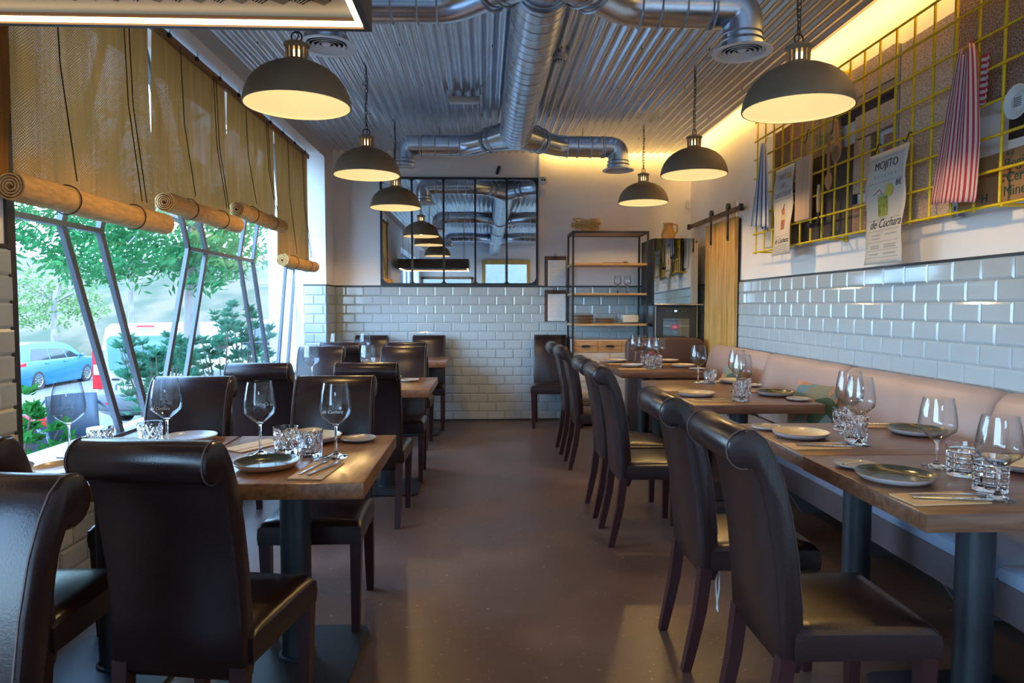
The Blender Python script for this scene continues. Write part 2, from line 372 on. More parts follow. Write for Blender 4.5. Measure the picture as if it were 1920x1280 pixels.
# ------------------------------------------------------------------ the room
XR, YB, XL, XP, YP, YREAR, ZC, ZT = 2.37, 7.82, -1.83, -1.69, 7.40, -4.0, 3.03, 1.53
o = MB().box(-2.3, 2.6, -4.2, 8.1, -.12, 0).build('floor', FLOOR, smooth=0); struct(o)
wall_right = struct(MB().box(XR, XR+.2, -4.2, 8.1, 0, 3.3).build('wall_right', PLASTER, smooth=0))
wall_back = struct(MB().box(-2.3, XR, YB, YB+.2, 0, 3.3).box(XP, .63, YB-.014, YB, 1.545, 3.3).build('wall_back', PLASTER, smooth=0))
wall_left = struct(MB().box(-2.25, XL, .4, 2.72, 0, 3.3).box(-2.25, XL, -4.2, -3.6, 0, 3.3).box(-2.25, XL, -3.6, .4, 0, .58).box(-2.25, XL, -3.6, .4, 2.6, 3.3).box(-2.25, XL, 2.72, YB, 0, .58).box(-2.25, XP, 2.72, YB, 2.89, 3.3)
                   .box(-2.02, XP, YP, YB, .58, 2.89).box(XL, XP, YP, YB, 0, .58).box(XL, XP, -4.2, 2.72, 2.89, 3.3).build('wall_left', PLASTER, smooth=0))
wall_rear = struct(MB().box(-1.83, -1.75, -4.2, -4, 0, 3.3).box(-1.75, -.35, -4.2, -4, 0, .9).box(-1.75, -.35, -4.2, -4, 2.1, 3.3).box(-.35, 0, -4.2, -4, 0, 3.3)
                   .box(0, 1.25, -4.2, -4, 2.55, 3.3).box(1.25, XR, -4.2, -4, 0, 3.3).build('wall_rear', PLASTER, smooth=0))
o = MB().box(-2.4, 2.6, -4.3, 8.3, 3.3, 7.0).build('roof_sun_block', PLASTER, smooth=0); struct(o)  # unseen solid block over the room, made tall to shade the terrace from sun
# corrugated ceiling, real waves running away from the camera
mb = MB(); X0, X1, pit, per = XP, 2.235, .076, 10
xs = [X0 + i*pit/per for i in range(int((X1-X0)/pit*per)+1)]
for (ya, yb, dz) in ((-4.0, 1.45, .003), (1.40, 4.62, 0), (4.55, YB-.085, .003)):
    prof = [(x, ZC + dz + .0125*math.sin(2*PI*x/pit)) for x in xs]
    n = len(prof)
    mb.add([(x, ya, z) for x, z in prof] + [(x, yb, z) for x, z in prof] + [(x, ya, z+.0015) for x, z in prof] + [(x, yb, z+.0015) for x, z in prof],
           [(i, i+1, n+i+1, n+i) for i in range(n-1)] + [(2*n+i+1, 2*n+i, 3*n+i, 3*n+i+1) for i in range(n-1)] + [(i, 2*n+i, 2*n+i+1, i+1) for i in range(n-1)] + [(n+i+1, 3*n+i+1, 3*n+i, n+i) for i in range(n-1)])
ceiling = struct(mb.build('ceiling', ZINC, smooth=60))
mb = MB()
for yy in (2.1, 2.9, 3.7, 4.58, 5.4, 6.2, 7.0):
    for k in range(8):
        x = round((-1.45 + k*.5 + random.uniform(-.05, .05))/pit)*pit - pit*.25
        mb.cyl((x, yy, ZC-.0125), (x, yy, ZC-.02), .006, .004, 6)
o = mb.build('roof_screws', PLASTICBLACK, ceiling); o['kind'] = 'stuff'
# cove lights above the edge of the corrugated sheet
c1 = tag(MB().box(2.24, 2.252, -3.9, YB-.12, 3.075, 3.09).build('cove_light_strip', COVELED, smooth=0), 'warm light strip hidden in the gap above the yellow grid wall', 'light strip')
c2 = tag(MB().box(.68, 2.22, YB-.10, YB-.088, 3.075, 3.09).build('cove_light_strip', COVELED, smooth=0), 'warm light strip hidden above the shelf rack wall', 'light strip')

# metro tiles
tw, th, pw, ph = .1990, .0998, .2, .1018
def tile_me():
    x, z, i = tw/2, th/2, .0115
    o_ = [(-x, -z), (x, -z), (x, z), (-x, z)]; q = [(-x+i, -z+i), (x-i, -z+i), (x-i, z-i), (-x+i, z-i)]
    vs = [(a, 0, b) for a, b in o_] + [(a, -.0035, b) for a, b in o_] + [(a, -.0085, b) for a, b in q]
    fs = [(8, 9, 10, 11)] + [(4+k, 4+(k+1) % 4, 8+(k+1) % 4, 8+k) for k in range(4)] + [(k, (k+1) % 4, 4+(k+1) % 4, 4+k) for k in range(4)]
    return MB().add(vs, fs).mesh('tile', TILE, 0)
TILE_ME = tile_me()
def tiles(parent, axis, plane, a0, a1, rows, phase, rot, ztop=ZT, skip=None):
    for r in range(rows):
        zc = ztop - ph*(r+.5); s = phase + (pw/2 if r % 2 else 0)
        k0 = math.floor((a0-s)/pw)
        for k in range(k0, k0+int((a1-a0)/pw)+3):
            lo, hi = max(a0, s+k*pw), min(a1, s+(k+1)*pw)
            if hi-lo < .012: continue
            c = (lo+hi)/2
            if skip and skip(c, zc): continue
            loc = (c, plane, zc) if axis == 'x' else (plane, c, zc)
            link('tile', TILE_ME, parent, loc, (random.uniform(-.004, .004), 0, rot+random.uniform(-.004, .004)), ((hi-lo-.002)/tw, 1, 1))
def bed(parent, *b): MB().box(*b).build('grout_bed', GROUT, parent, smooth=0)
bed(wall_back, XP, XR, YB-.006, YB, 0, ZT)
tiles(wall_back, 'x', YB-.006, XP+.009, XR-.01, 15, -1.166, 0, skip=lambda c, z: (c > 1.0 and z < .93) or (c > 1.82 and z < 1.33))
bed(wall_right, XR-.006, XR, 1.2, YB-.01, .60, 1.535)
tiles(wall_right, 'y', XR-.006, 1.35, 6.36, 7, 3.157, -PI/2, 1.535)
tiles(wall_right, 'y', XR-.006, 6.36, YB-.02, 7, 3.157, -PI/2, 1.535, skip=lambda c, z: c < 7.0)
bed(wall_left, XL, XL+.006, 1.5, 2.72, 0, ZT)
tiles(wall_left, 'y', XL+.006, 1.7, 2.72, 12, 2.72, PI/2)
bed(wall_left, XL, XL+.006, 2.72, YP, 0, .56)
tiles(wall_left, 'y', XL+.006, 2.72, 5.6, 5, 2.85, PI/2, .56)
bed(wall_left, XL-.1, XP, YP-.006, YP, 0, ZT); bed(wall_left, XP, XP+.006, YP, YB-.006, 0, ZT)
tiles(wall_left, 'x', YP-.006, XL-.1, XP, 15, -1.72, 0)
tiles(wall_left, 'y', XP+.006, YP, YB-.012, 15, YB-.1, PI/2)
def trim(i, *b, m=DARKTRIM): return struct(MB().box(*b).build('trim_%d' % i, m, smooth=0))
trim(1, XP, XR-.012, YB-.016, YB, ZT, ZT+.016); trim(2, XR-.014, XR, 1.2, 6.36, 1.535, 1.549); trim(3, XR-.014, XR, 7.0, YB-.016, 1.535, 1.549)
trim(4, XL, XL+.014, 1.5, 2.72, ZT, ZT+.016); trim(5, XL-.1, XP+.012, YP-.012, YP, ZT, ZT+.014); trim(6, XP, XP+.012, YP-.012, YB-.014, ZT, ZT+.014)
trim(7, XP+.001, XP+.013, YP-.013, YP, 0, ZT); trim(8, XR-.012, XR, 6.355, 6.375, 0, 2.3, m=WHITEMETAL)
trim(9, XL-.02, XL+.012, 2.70, 2.745, 0, 2.89); 
struct(MB().box(XP, XR, YB-.02, YB-.008, 0, .018).build('baseboard_back', DARKTRIM, smooth=0))
struct(MB().box(.615, .635, YB-.028, YB-.012, ZT+.02, 3.02).build('trim_10', PLASTER, smooth=0))

# ------------------------------------------------------------------ street window with folded steel frames
XW = -2.05
UP = [(2.74, 2.74, 2.74), (3.91, 3.421, 3.91), (4.235, 3.753, 4.22), (4.35, 4.845, 4.29), (4.656, 5.15, 4.58), (6.27, 5.833, 6.39), (6.60, 6.165, 6.70), (6.81, 7.176, 6.83), (7.15, 7.51, 7.15), (7.79, 7.79, 7.79)]
ZB, ZM, ZH = .585, 1.71, 2.885
FRAMEST = mat('window_steel', (.10, .105, .125), .4, .3)
def window(n, i0, i1, rails):
    w0 = struct(MB().box(XW-.03, XW+.03, UP[i0][0], UP[i1][0], ZB-.004, ZB+.02).build('window_%d' % n, FRAMEST, smooth=0))
    for i in range(i0, i1+(1 if i1 == 9 else 0)):
        b, m_, t = UP[i]
        MB().bar((XW, b, ZB), (XW, m_, ZM), .038, .026, (1, 0, 0)).build('lower_bar', FRAMEST, w0, smooth=0)
        MB().bar((XW, m_, ZM), (XW, t, ZH), .038, .026, (1, 0, 0)).build('upper_bar', FRAMEST, w0, smooth=0)
    for a, b in rails: MB().box(XW-.02, XW+.02, a, b, ZM-.013, ZM+.013).build('rail', FRAMEST, w0, smooth=0)
    for i in range(i0, i1):
        p, q = UP[i], UP[i+1]
        MB().prism([(p[0], ZB), (q[0], ZB), (q[1], ZM), (p[1], ZM)], XW-.003, XW+.003).build('pane', PANE, w0, smooth=0)
        MB().prism([(p[1], ZM), (q[1], ZM), (q[2], ZH), (p[2], ZH)], XW-.003, XW+.003).build('pane', PANE, w0, smooth=0)
window(1, 0, 3, [(2.74, 3.753)]); window(2, 3, 7, [(4.845, 6.165)]); window(3, 7, 9, [(7.176, 7.79)])
w5 = struct(MB().box(-2.08, -2.02, -3.6, .4, .58, .63).box(-2.08, -2.02, -3.6, .4, 2.55, 2.6).build('window_5', FRAMEST, smooth=0))
for k in range(4): MB().box(-2.053, -2.047, -3.6+k, -2.6+k, .63, 2.55).build('pane', PANE, w5, smooth=0); MB().box(-2.07, -2.03, -3.62+k, -3.58+k, .63, 2.55).build('mullion', FRAMEST, w5, smooth=0)
# rear openings: they are seen in the wall mirror
d1 = struct(MB().box(-.06, .04, -4.02, -3.9, 0, 2.62).box(1.21, 1.31, -4.02, -3.9, 0, 2.62).box(.04, 1.21, -4.02, -3.9, 2.5, 2.62).build('door_1', RATTANWOOD, smooth=0))
MB().box(.04, 1.21, -4.1, -4.09, 0, 2.5).build('pane', PANE, d1, smooth=0); MB().box(.6, .66, -4.1, -4.06, 0, 2.5).build('mullion', RATTANWOOD, d1, smooth=0)
w4 = struct(MB().box(-1.78, -.32, -4.02, -3.96, 2.08, 2.15).box(-1.78, -.32, -4.02, -3.96, .85, .92).box(-1.79, -1.73, -4.02, -3.96, .85, 2.15).box(-.37, -.31, -4.02, -3.96, .85, 2.15).build('window_4', BATTEN, smooth=0))
MB().box(-1.75, -.35, -4.1, -4.09, .9, 2.1).build('pane', PANE, w4, smooth=0)

trim(11, -2.02, XL+.004, 2.74, YP, .58, .588, m=FRAMEST)
# ------------------------------------------------------------------ jute roller blinds
def blind(y0, y1, zb, label, r=.058):
    t = thing('roller_blind', label, 'blind', (-1.80, (y0+y1)/2, 2.86), 0, 'jute blinds over the street window')
    yc = (y0+y1)/2
    MB().box(-.014, .014, y0-yc-.02, y1-yc+.02, -.045, 0).build('batten', BATTEN, t, smooth=0)
    ny, nz = 40, 14; ph_ = random.uniform(0, 6); ztop, zbot = -.04, zb-2.86+.02
    def f(u, v):
        y = y0-yc + u*(y1-y0); amp = .013*min(1, v*2.2+.15)
        x = amp*(math.sin(u*23+ph_) + .6*math.sin(u*41+2*ph_) + .5*math.sin(u*11+v*3))
        if u in (0.0, 1.0): y += .012*math.sin(v*4+ph_)*(1 if u else -1)
        return (x*.8 - .006, y, ztop + v*(zbot-ztop))
    MB().grid(f, [i/ny for i in range(ny+1)], [j/nz for j in range(nz+1)]).build('curtain', JUTE, t, smooth=80, recalc=False)
    # rolled end: a real spiral
    pts_o, pts_i = [], []; turns = 4.2; N = 110; r0 = .012
    for k in range(N+1):
        a = k/N*turns*2*PI; rr = r0 + (r-r0)*k/N; th_ = .0085
        pts_o.append((rr*math.cos(a), rr*math.sin(a))); pts_i.append(((rr-th_*.72)*math.cos(a), (rr-th_*.72)*math.sin(a)))
    m = MB(); cx, cz = .045, zb-2.86; ya, yb = y0-yc-.012, y1-yc+.022; n = len(pts_o)
    stations = [ya + (yb-ya)*q/10 for q in range(11)]
    vs = []
    for si, yy in enumerate(stations):
        wob = .004*math.sin(si*1.9+ph_); sag = -.006*math.sin(PI*si/10)
        vs += [(cx+p[0], yy, cz+p[1]+sag+wob*.5) for p in pts_o] + [(cx+p[0], yy, cz+p[1]+sag+wob*.5) for p in pts_i]
    fs = []; q2 = 2*n
    for si in range(10):
        for k in range(n-1):
            fs.append((si*q2+k, si*q2+k+1, (si+1)*q2+k+1, (si+1)*q2+k)); fs.append((si*q2+n+k+1, si*q2+n+k, (si+1)*q2+n+k, (si+1)*q2+n+k+1))
        fs.append((si*q2+n-1, si*q2+2*n-1, (si+1)*q2+2*n-1, (si+1)*q2+n-1))
    for si in (0, 10):
        for k in range(n-1): fs.append((si*q2+k, si*q2+n+k, si*q2+n+k+1, si*q2+k+1))
    m.add(vs, fs); m.build('roll', JUTEROLL, t, smooth=50)
    for u in (.28, .74, .78):
        y = y0-yc + u*(y1-y0)
        m = MB(); m.tube([(.022, y, -.03), (.03, y+.012, zbot*.5), (cx+r*.75, y+.004, cz+r+.02)], .0028, 5)
        if u < .77: m.tube([(cx+(r+.004)*math.cos(a), y, cz+(r+.004)*math.sin(a)) for a in [i*2*PI/20 for i in range(20)]], .0028, 5, closed=True)
        m.build('cord', JUTECORD, t)
    for u in (.15, .5, .85):
        y = y0-yc+u*(y1-y0); MB().box(.010, .03, y-.012, y+.012, -.03, -.008).tube([(.02, y, -.005), (.024, y+.008, .012), (.02, y, .03)], .002, 5).build('bracket', PLASTICBLACK, t)
blind(2.64, 3.83, 1.757, 'wide jute blind hanging nearest the tiled window pillar, roll hanging low')
blind(3.865, 4.93, 1.885, 'second jute blind along the window, rolled up a little higher')
blind(4.965, 6.02, 2.000, 'third jute blind along the window, its roll hanging highest of all')
blind(6.05, 7.13, 1.712, 'farthest jute blind, hanging lowest beside the white rear pillar')

# ------------------------------------------------------------------ ducts
def ringtube(m, c, d, r, wd=.006, n=28):
    d = Vector(d).normalized(); a = d.orthogonal().normalized(); b = d.cross(a); c = Vector(c)
    m.tube([c + (a*math.cos(2*PI*k/n) + b*math.sin(2*PI*k/n))*r for k in range(n)], wd, 5, closed=True)
DXc, DZc, DR = .285, 2.872, .142
duct = thing('ventilation_duct', 'galvanised spiral duct running down the middle of the corrugated ceiling', 'duct', (DXc, 2, DZc))
MB().cyl((0, -6, 0), (0, 4.24, 0), DR, n=36).build('main_pipe', DUCT, duct, smooth=60)
m = MB(); hel = []
for k in range(int(10.2/.105*20)):
    a = k*2*PI/20; hel.append(((DR+.0005)*math.cos(a), -6 + .105*k/20, (DR+.0005)*math.sin(a)))
m.tube(hel, .0028, 4); m.build('spiral_seam', DUCTSEAM, duct)
MB().lathe([(DR+.004, -.03), (DR+.004, .01), (DR*.96, .05), (DR*.80, .085), (DR*.45, .105), (.001, .11)], 36).build('end_cap', DUCT, duct, loc=(0, 4.24, 0), rot=(-PI/2, 0, 0))
for y in (-.35, 1.3, 1.36):
    m = MB(); ringtube(m, (0, y, 0), (0, 1, 0), DR+.004, .007); m.build('collar', DUCTSEAM, duct)
def branch(y, side, xv, zv=2.63, r=.100):
    s = side; y0 = y-2
    path = [(0, y0-.42, 0), (s*.30, y0-.12, -.01), (s*.45, y0, -.015), (xv-DXc, y0, -.02), (xv-DXc, y0, zv-DZc+.046)]
    P = fillet(path[:3]+path[3:], .16, 8)
    rs = []
    for p in P:
        d = math.hypot(p.x, p.y-(y0-.42)); rs.append(r + .045*max(0, 1-d/.30))
    b = MB().tube(P, rs, 28).build('branch_pipe', DUCT, duct, smooth=60)
    xe = abs(xv-DXc)
    def ring(*a_):
        m = MB(); ringtube(m, *a_); m.build('joint_ring', DUCTSEAM, b)
    ring((s*.25, y0-.17, -.008), (s*.3, .3, 0), r+.013, .008); ring((s*.19, y0-.23, -.006), (s*.3, .3, 0), r+.02, .006)
    for q in (.52, .62, .75, .88):
        if q < xe-.12: ring((s*q, y0, -.02), (1, 0, 0), r+.002, .0045)
    ring((s*(xe-.16), y0, -.02), (1, 0, 0), r+.003, .005); ring((xv-DXc, y0, zv-DZc+.052), (0, 0, 1), r+.004, .006); ring((xv-DXc, y0, zv-DZc+.085), (0, 0, 1), r+.003, .004)
    v = MB().lathe([(.10, .012), (.118, .010), (.150, .004), (.153, 0), (.150, -.004), (.122, -.002), (.112, .012), (.102, .02)], 40, loop=True).build('outlet', WHITEMETAL, duct, loc=(xv-DXc, y0, zv-DZc))
    MB().lathe([(.1045, .006), (.1045, .062), (.1015, .062), (.1015, .006)], 36, loop=True).build('neck', DUCT, v)
    for rr in (.088, .064, .040):
        MB().lathe([(rr+.010, .001), (rr+.009, -.001), (rr-.004, .010), (rr-.003, .012)], 32, loop=True).build('louvre_ring', WHITEMETAL, v)
    MB().lathe([(.001, .001), (.018, .003), (.024, .009), (.001, .014)], 24).build('centre_cone', WHITEMETAL, v)
    MB().lathe([(.001, .040), (.099, .040), (.099, .0445), (.001, .0445)], 24).build('dark_throat', PLASTICBLACK, v)
    MB().tube([(xv-DXc-s*.35, y0, .07), (xv-DXc-s*.35, y0, .155)], .003, 5).build('hanger_wire', CHAIN, b)
branch(6.68, -1, -.775); branch(6.68, 1, 1.305); branch(3.58, -1, -.80); branch(3.58, 1, 1.345); branch(.2, -1, -.8); branch(.2, 1, 1.34)

# ------------------------------------------------------------------ pendant lamps
def chain_links(z0, z1):
    m = MB(); z = z0; k = 0; L = .030
    while z < z1:
        a = .0085; pts = []
        for i in range(12):
            t = 2*PI*i/12; u, vv = a*math.cos(t), (L/2+.004)*math.sin(t)
            pts.append((u, 0, z+L/2+vv) if k % 2 == 0 else (0, u, z+L/2+vv))
        m.tube(pts, .0021, 4, closed=True); z += L*.86; k += 1
    return m
def make_lamp():
    t = thing('pendant_lamp', '', 'lamp', (0, 0, 0), 0, 'dome pendants over the tables')
    out = [(.2375, 0), (.2385, .006), (.236, .022), (.229, .052), (.214, .088), (.190, .122), (.156, .152), (.112, .176), (.070, .190), (.056, .195)]
    inn = [(r-.004, z-.001 if z else .0005) for r, z in out]
    MB().lathe(out + inn[::-1], 48, loop=True).build('shade', SHADEOUT, t, smooth=35)
    lin = [(r-.0055, z-.0015 if z > .001 else .001) for r, z in out]
    MB().lathe(lin + [(r-.001, z-.0008) for r, z in lin][::-1], 48, loop=True).build('lining', SHADEIN, t, smooth=35)
    MB().lathe([(.056, .193), (.050, .196), (.048, .205), (.046, .205), (.048, .193)], 32, loop=True).build('neck_base', SHADEOUT, t)
    nk = MB().lathe([(.049, .252), (.052, .262), (.058, .266), (.058, .272), (.030, .284), (.012, .288), (.0, .289), (.0, .255)], 32).build('neck_cap', SHADEOUT, t)
    for k in range(14):
        a = 2*PI*k/14; c, s_ = math.cos(a), math.sin(a)
        mm = MB(); e = .0075
        mm.bar((.047*c, .047*s_, .204), (.0485*c, .0485*s_, .255), .013, .003, (c, s_, 0)); mm.build('neck_slat', SHADEOUT, t, smooth=0)
    MB().lathe([(.016, .09), (.030, .105), (.036, .13), (.030, .16), (.022, .185), (.022, .245), (.001, .248)], 20).build('bulb', BULB, t)
    m = MB(); m.tube([(.024*math.cos(a), 0, .305+.024*math.sin(a)) for a in [i*2*PI/16 for i in range(16)]], .0035, 6, closed=True); m.build('ring', CHAIN, t)
    return t
lamp0 = make_lamp()
lamps = [(-.841, 3.174, 2.213, 'large dome pendant hanging over the near window table, closest on that side'),
         (-.84, 4.996, 2.247, 'middle dome pendant of the window-side row'),
         (-.829, 6.49, 2.228, 'smallest-looking dome pendant of the window-side row, in front of the mirror'),
         (1.388, 3.02, 2.180, 'large dome pendant hanging in front of the yellow grid'),
         (1.518, 4.941, 2.257, 'middle dome pendant of the banquette-side row'),
         (1.523, 6.541, 2.297, 'far dome pendant above the shelf rack corner')]
for i, (x, y, z, lb) in enumerate(lamps):
    o = place(lamp0, i > 0, (x, y, z), random.uniform(0, 1), lb) if i else None
    if i == 0: continue
lamp0.location = lamps[0][:3]; lamp0['label'] = lamps[0][3]
LAMPS = [ob for ob in COL.objects if ob.name.startswith('pendant_lamp')]
for t in LAMPS:
    zt = ZC - .012 - t.location.z
    chain_links(.325, zt).build('chain', CHAIN, t)
    pts = [Vector((.0, .0, .29)), Vector((.012, .01, .34)), Vector((-.014, .006, .45)), Vector((.016, -.004, .6)), Vector((.004, .01, zt))]
    MB().tube(fillet(pts, .08, 5), .0026, 5).build('cord', PLASTICBLACK, t)
    pd = bpy.data.lights.new('lamp_light', 'POINT'); pd.energy = .80; pd.color = (1, .84, .55); pd.shadow_soft_size = .04
    po = bpy.data.objects.new('lamp_light', pd); COL.objects.link(po); po.parent = t; po.location = (0, 0, .06)
    pd = bpy.data.lights.new('lamp_beam', 'SPOT'); pd.energy = 14; pd.color = (1, .62, .22); pd.shadow_soft_size = .035; pd.spot_size = math.radians(152); pd.spot_blend = .25
    po = bpy.data.objects.new('lamp_beam', pd); COL.objects.link(po); po.parent = t; po.location = (0, 0, .045)

# ------------------------------------------------------------------ hanging tread-plate canopy with light strip
hx0, hx1, hy0, hy1, hz0, hz1 = -1.72, -.305, .75, 1.925, 2.06, 2.25
TREAD = mat('tread_plate', (.045, .075, .14), .5, .2)  # blue of reflected daylight put into the dark plate's colour
HOODSIDE = mat('canopy_side', (.06, .04, .03), .5)
t = thing('hanging_canopy', 'hanging dark tread-plate canopy edged with a warm light strip', 'canopy', ((hx0+hx1)/2, (hy0+hy1)/2, hz0))
cx, cy = (hx0+hx1)/2, (hy0+hy1)/2; ax, ay = (hx1-hx0)/2, (hy1-hy0)/2
for b in ((-ax, ax, ay-.018, ay), (-ax, ax, -ay, -ay+.018), (-ax, -ax+.018, -ay+.018, ay-.018), (ax-.018, ax, -ay+.018, ay-.018)):
    MB().box(*b, 0, hz1-hz0).build('side_board', HOODSIDE, t, smooth=0)
pl = MB().box(-ax+.018, ax-.018, -ay+.018, ay-.018, .030, .036).build('tread_plate', TREAD, t, smooth=0)
m = MB(); P = .052
for i in range(int(2*ax/P)-2):
    for j in range(int(2*ay/P)-2):
        x, y = -ax+.06+i*P, -ay+.06+j*P; a = PI/4 if (i+j) % 2 else -PI/4
        for q in (-2, -1, 0, 1, 2):
            c, s_ = math.cos(a), math.sin(a); ox, oy = -s_*q*.0075, c*q*.0075
            m.bar((x+ox-c*.018, y+oy-s_*.018, .028), (x+ox+c*.018, y+oy+s_*.018, .028), .0042, .008)
o = m.build('treads', mat('tread_bars', (.02, .025, .04), .4, .5), pl, smooth=0); o['kind'] = 'stuff'
for b in ((-ax+.03, ax-.022, ay-.034, ay-.022), (-ax+.03, ax-.022, -ay+.022, -ay+.034), (ax-.036, ax-.022, -ay+.034, ay-.034), (-ax+.022, -ax+.034, -ay+.034, ay-.034)):
    MB().box(*b, .004, .014).build('light_strip', LED, t, smooth=0)
for x in (-.6, .6):
    for y in (-.5, .5): MB().cyl((x, y, .18), (x, y, .96), .004, n=6).build('hanger_rod', CHAIN, t)

# ------------------------------------------------------------------ leather chairs (local +Y is the way the sitter looks)
def pad(m, x0, x1, y0, y1, z0, z1, crown=.02, edge=.02, taper=0):
    ks = [-1, -.97, -.9, -.72, -.4, 0, .4, .72, .9, .97, 1]; n = len(ks)
    def top(u, v):
        e = max(abs(u), abs(v)); d = 0
        for w_ in (abs(u), abs(v)):
            if w_ > .9: d += edge*((w_-.9)/.1)**2
        xx = (x0+x1)/2 + u*(x1-x0)/2*(1-taper*(1-v)/2)
        return (xx, (y0+y1)/2 + v*(y1-y0)/2, z1 + crown*(1-abs(u)**2.5)*(1-abs(v)**2.5) - min(d, edge*1.25))
    m.grid(top, ks, ks)
    rim = [(u, -1) for u in ks] + [(1, v) for v in ks[1:]] + [(u, 1) for u in ks[::-1][1:]] + [(-1, v) for v in ks[::-1][1:-1]]
    o = len(m.v); R_ = len(rim)
    a = [top(u, v) for u, v in rim]; cxm, cym = (x0+x1)/2, (y0+y1)/2
    b = [(p[0]+(p[0]-cxm)*.012, p[1]+(p[1]-cym)*.012, (p[2]+z0)/2) for p in a]; c = [(p[0], p[1], z0) for p in a]
    m.add(a+b+c, [(i, (i+1) % R_, R_+(i+1) % R_, R_+i) for i in range(R_)] + [(R_+i, R_+(i+1) % R_, 2*R_+(i+1) % R_, 2*R_+i) for i in range(R_)] + [tuple(2*R_+i for i in range(R_))])
    return m
def post(m, secs):
    vs = []; n = len(secs)
    for x, y, z, h in secs: vs += [(x-h, y-h, z), (x+h, y-h, z), (x+h, y+h, z), (x-h, y+h, z)]
    fs = [(3, 2, 1, 0), tuple(4*(n-1)+k for k in range(4))]
    for i in range(n-1): fs += [(4*i+k, 4*i+(k+1) % 4, 4*i+4+(k+1) % 4, 4*i+4+k) for k in range(4)]
    return m.add(vs, fs)
def make_chair():
    t = thing('leather_chair', '', 'chair')
    bm_ = MB(); pad(bm_, -.2, .2, -.185, .205, .375, .462, .016, .016, .05)
    o = bm_.build('seat', LEATHER, t, smooth=50)
    prof = [(-.150, .375), (-.158, .50), (-.172, .64), (-.192, .76), (-.218, .86), (-.245, .925), (-.270, .965), (-.298, .987)]
    for k in range(0, 11):
        a = math.radians(92 + k*19); prof.append((-.322 + .052*math.cos(a)*.92, .937 + .052*math.sin(a)))
    prof += [(-.300, .885), (-.282, .85), (-.262, .76), (-.240, .64), (-.226, .50), (-.218, .36), (-.200, .335), (-.165, .335)]
    br = MB().prism(prof, -.183, .183, 'yz', inset=.012).build('backrest', LEATHER, t, smooth=38)
    m = MB()
    for s in (-1, 1):
        q = offset_poly(prof[:19], -.0005)
        m.tube([(s*.171, p[0], p[1]) for p in q[1:19]], .0022, 4)
    m.tube([(-.171, -.302, .887), (.171, -.302, .887)], .0035, 5)
    m.build('seam', STITCH, br)
    for s in (-1, 1):
        post(MB(), [(s*.172, .172, 0, .0155), (s*.178, .176, .38, .022)]).build('leg', CHAIRLEG, t, smooth=0)
        post(MB(), [(s*.158, -.262, 0, .0155), (s*.160, -.240, .10, .018), (s*.162, -.216, .22, .020), (s*.164, -.198, .378, .021)]).build('leg', CHAIRLEG, t, smooth=30)
    return t
ch0 = make_chair()
R = math.radians
chairs = [  # x, y, heading (0 looks away from the camera), label
 (-.765, 1.98, R(-9), 'leather chair in the foreground with its back to us at the window table'),
 (-1.35, 2.03, R(0), 'leather chair at the frame edge beside the foreground chair, mostly hidden'),
 (-1.008, 1.03, R(172), 'leather chair cut off by the lower frame corner, facing us'),
 (-.688, 2.87, R(180), 'leather chair facing us across the nearest window table, aisle seat'),
 (-1.335, 2.87, R(180), 'leather chair facing us across the nearest window table, window seat'),
 (-.672, 4.25, R(0), 'leather chair with its back to us at the middle window table, aisle seat'),
 (-1.285, 4.25, R(0), 'leather chair with its back to us at the middle window table, window seat'),
 (-.645, 5.20, R(180), 'leather chair facing us at the middle window table, aisle seat'),
 (-1.30, 5.20, R(180), 'leather chair facing us at the middle window table, window seat with blue sheen'),
 (-.692, 6.45, R(0), 'leather chair with its back to us at the far window table, aisle seat'),
 (-1.28, 6.45, R(0), 'leather chair with its back to us at the far window table, window seat'),
 (-.617, 7.345, R(180), 'leather chair against the tiled back wall at the far window table, aisle seat'),
 (-1.25, 7.345, R(180), 'leather chair against the tiled back wall at the far window table, window seat'),
 (1.00, 1.91, R(-90), 'nearest leather chair of the banquette side, seat and legs in full view'),
 (.985, 2.53, R(-90), 'second leather chair from us on the banquette side of the aisle'),
 (.95, 3.80, R(-90), 'near chair of the pair at the middle banquette table'),
 (.945, 4.31, R(-90), 'far chair of the pair at the middle banquette table'),
 (.945, 5.55, R(-90), 'near chair of the pair at the far banquette table'),
 (.935, 6.12, R(-90), 'far chair of the pair at the far banquette table'),
 (.715, 7.40, R(180-6), 'spare leather chair standing against the tiled back wall by the shelf rack'),
]
for i, (x, y, a, lb) in enumerate(chairs): place(ch0, i > 0, (x, y, 0), a, lb, 'brown leather dining chairs') if i else None
ch0.location = (chairs[0][0], chairs[0][1], 0); ch0.rotation_euler = (0, 0, chairs[0][2]); ch0['label'] = chairs[0][3]; ch0['group'] = 'brown leather dining chairs'
# tassel of loose string under the second banquette-side chair
o = MB().tube([(.845, 2.40, .37), (.84, 2.405, .30), (.848, 2.40, .20)], .003, 5).tube([(.85, 2.40, .37), (.853, 2.405, .28), (.846, 2.41, .205)], .0025, 5).build('hanging_string', WHITEPAPER)
tag(o, 'frayed white string dangling under a banquette-side chair seat', 'string')

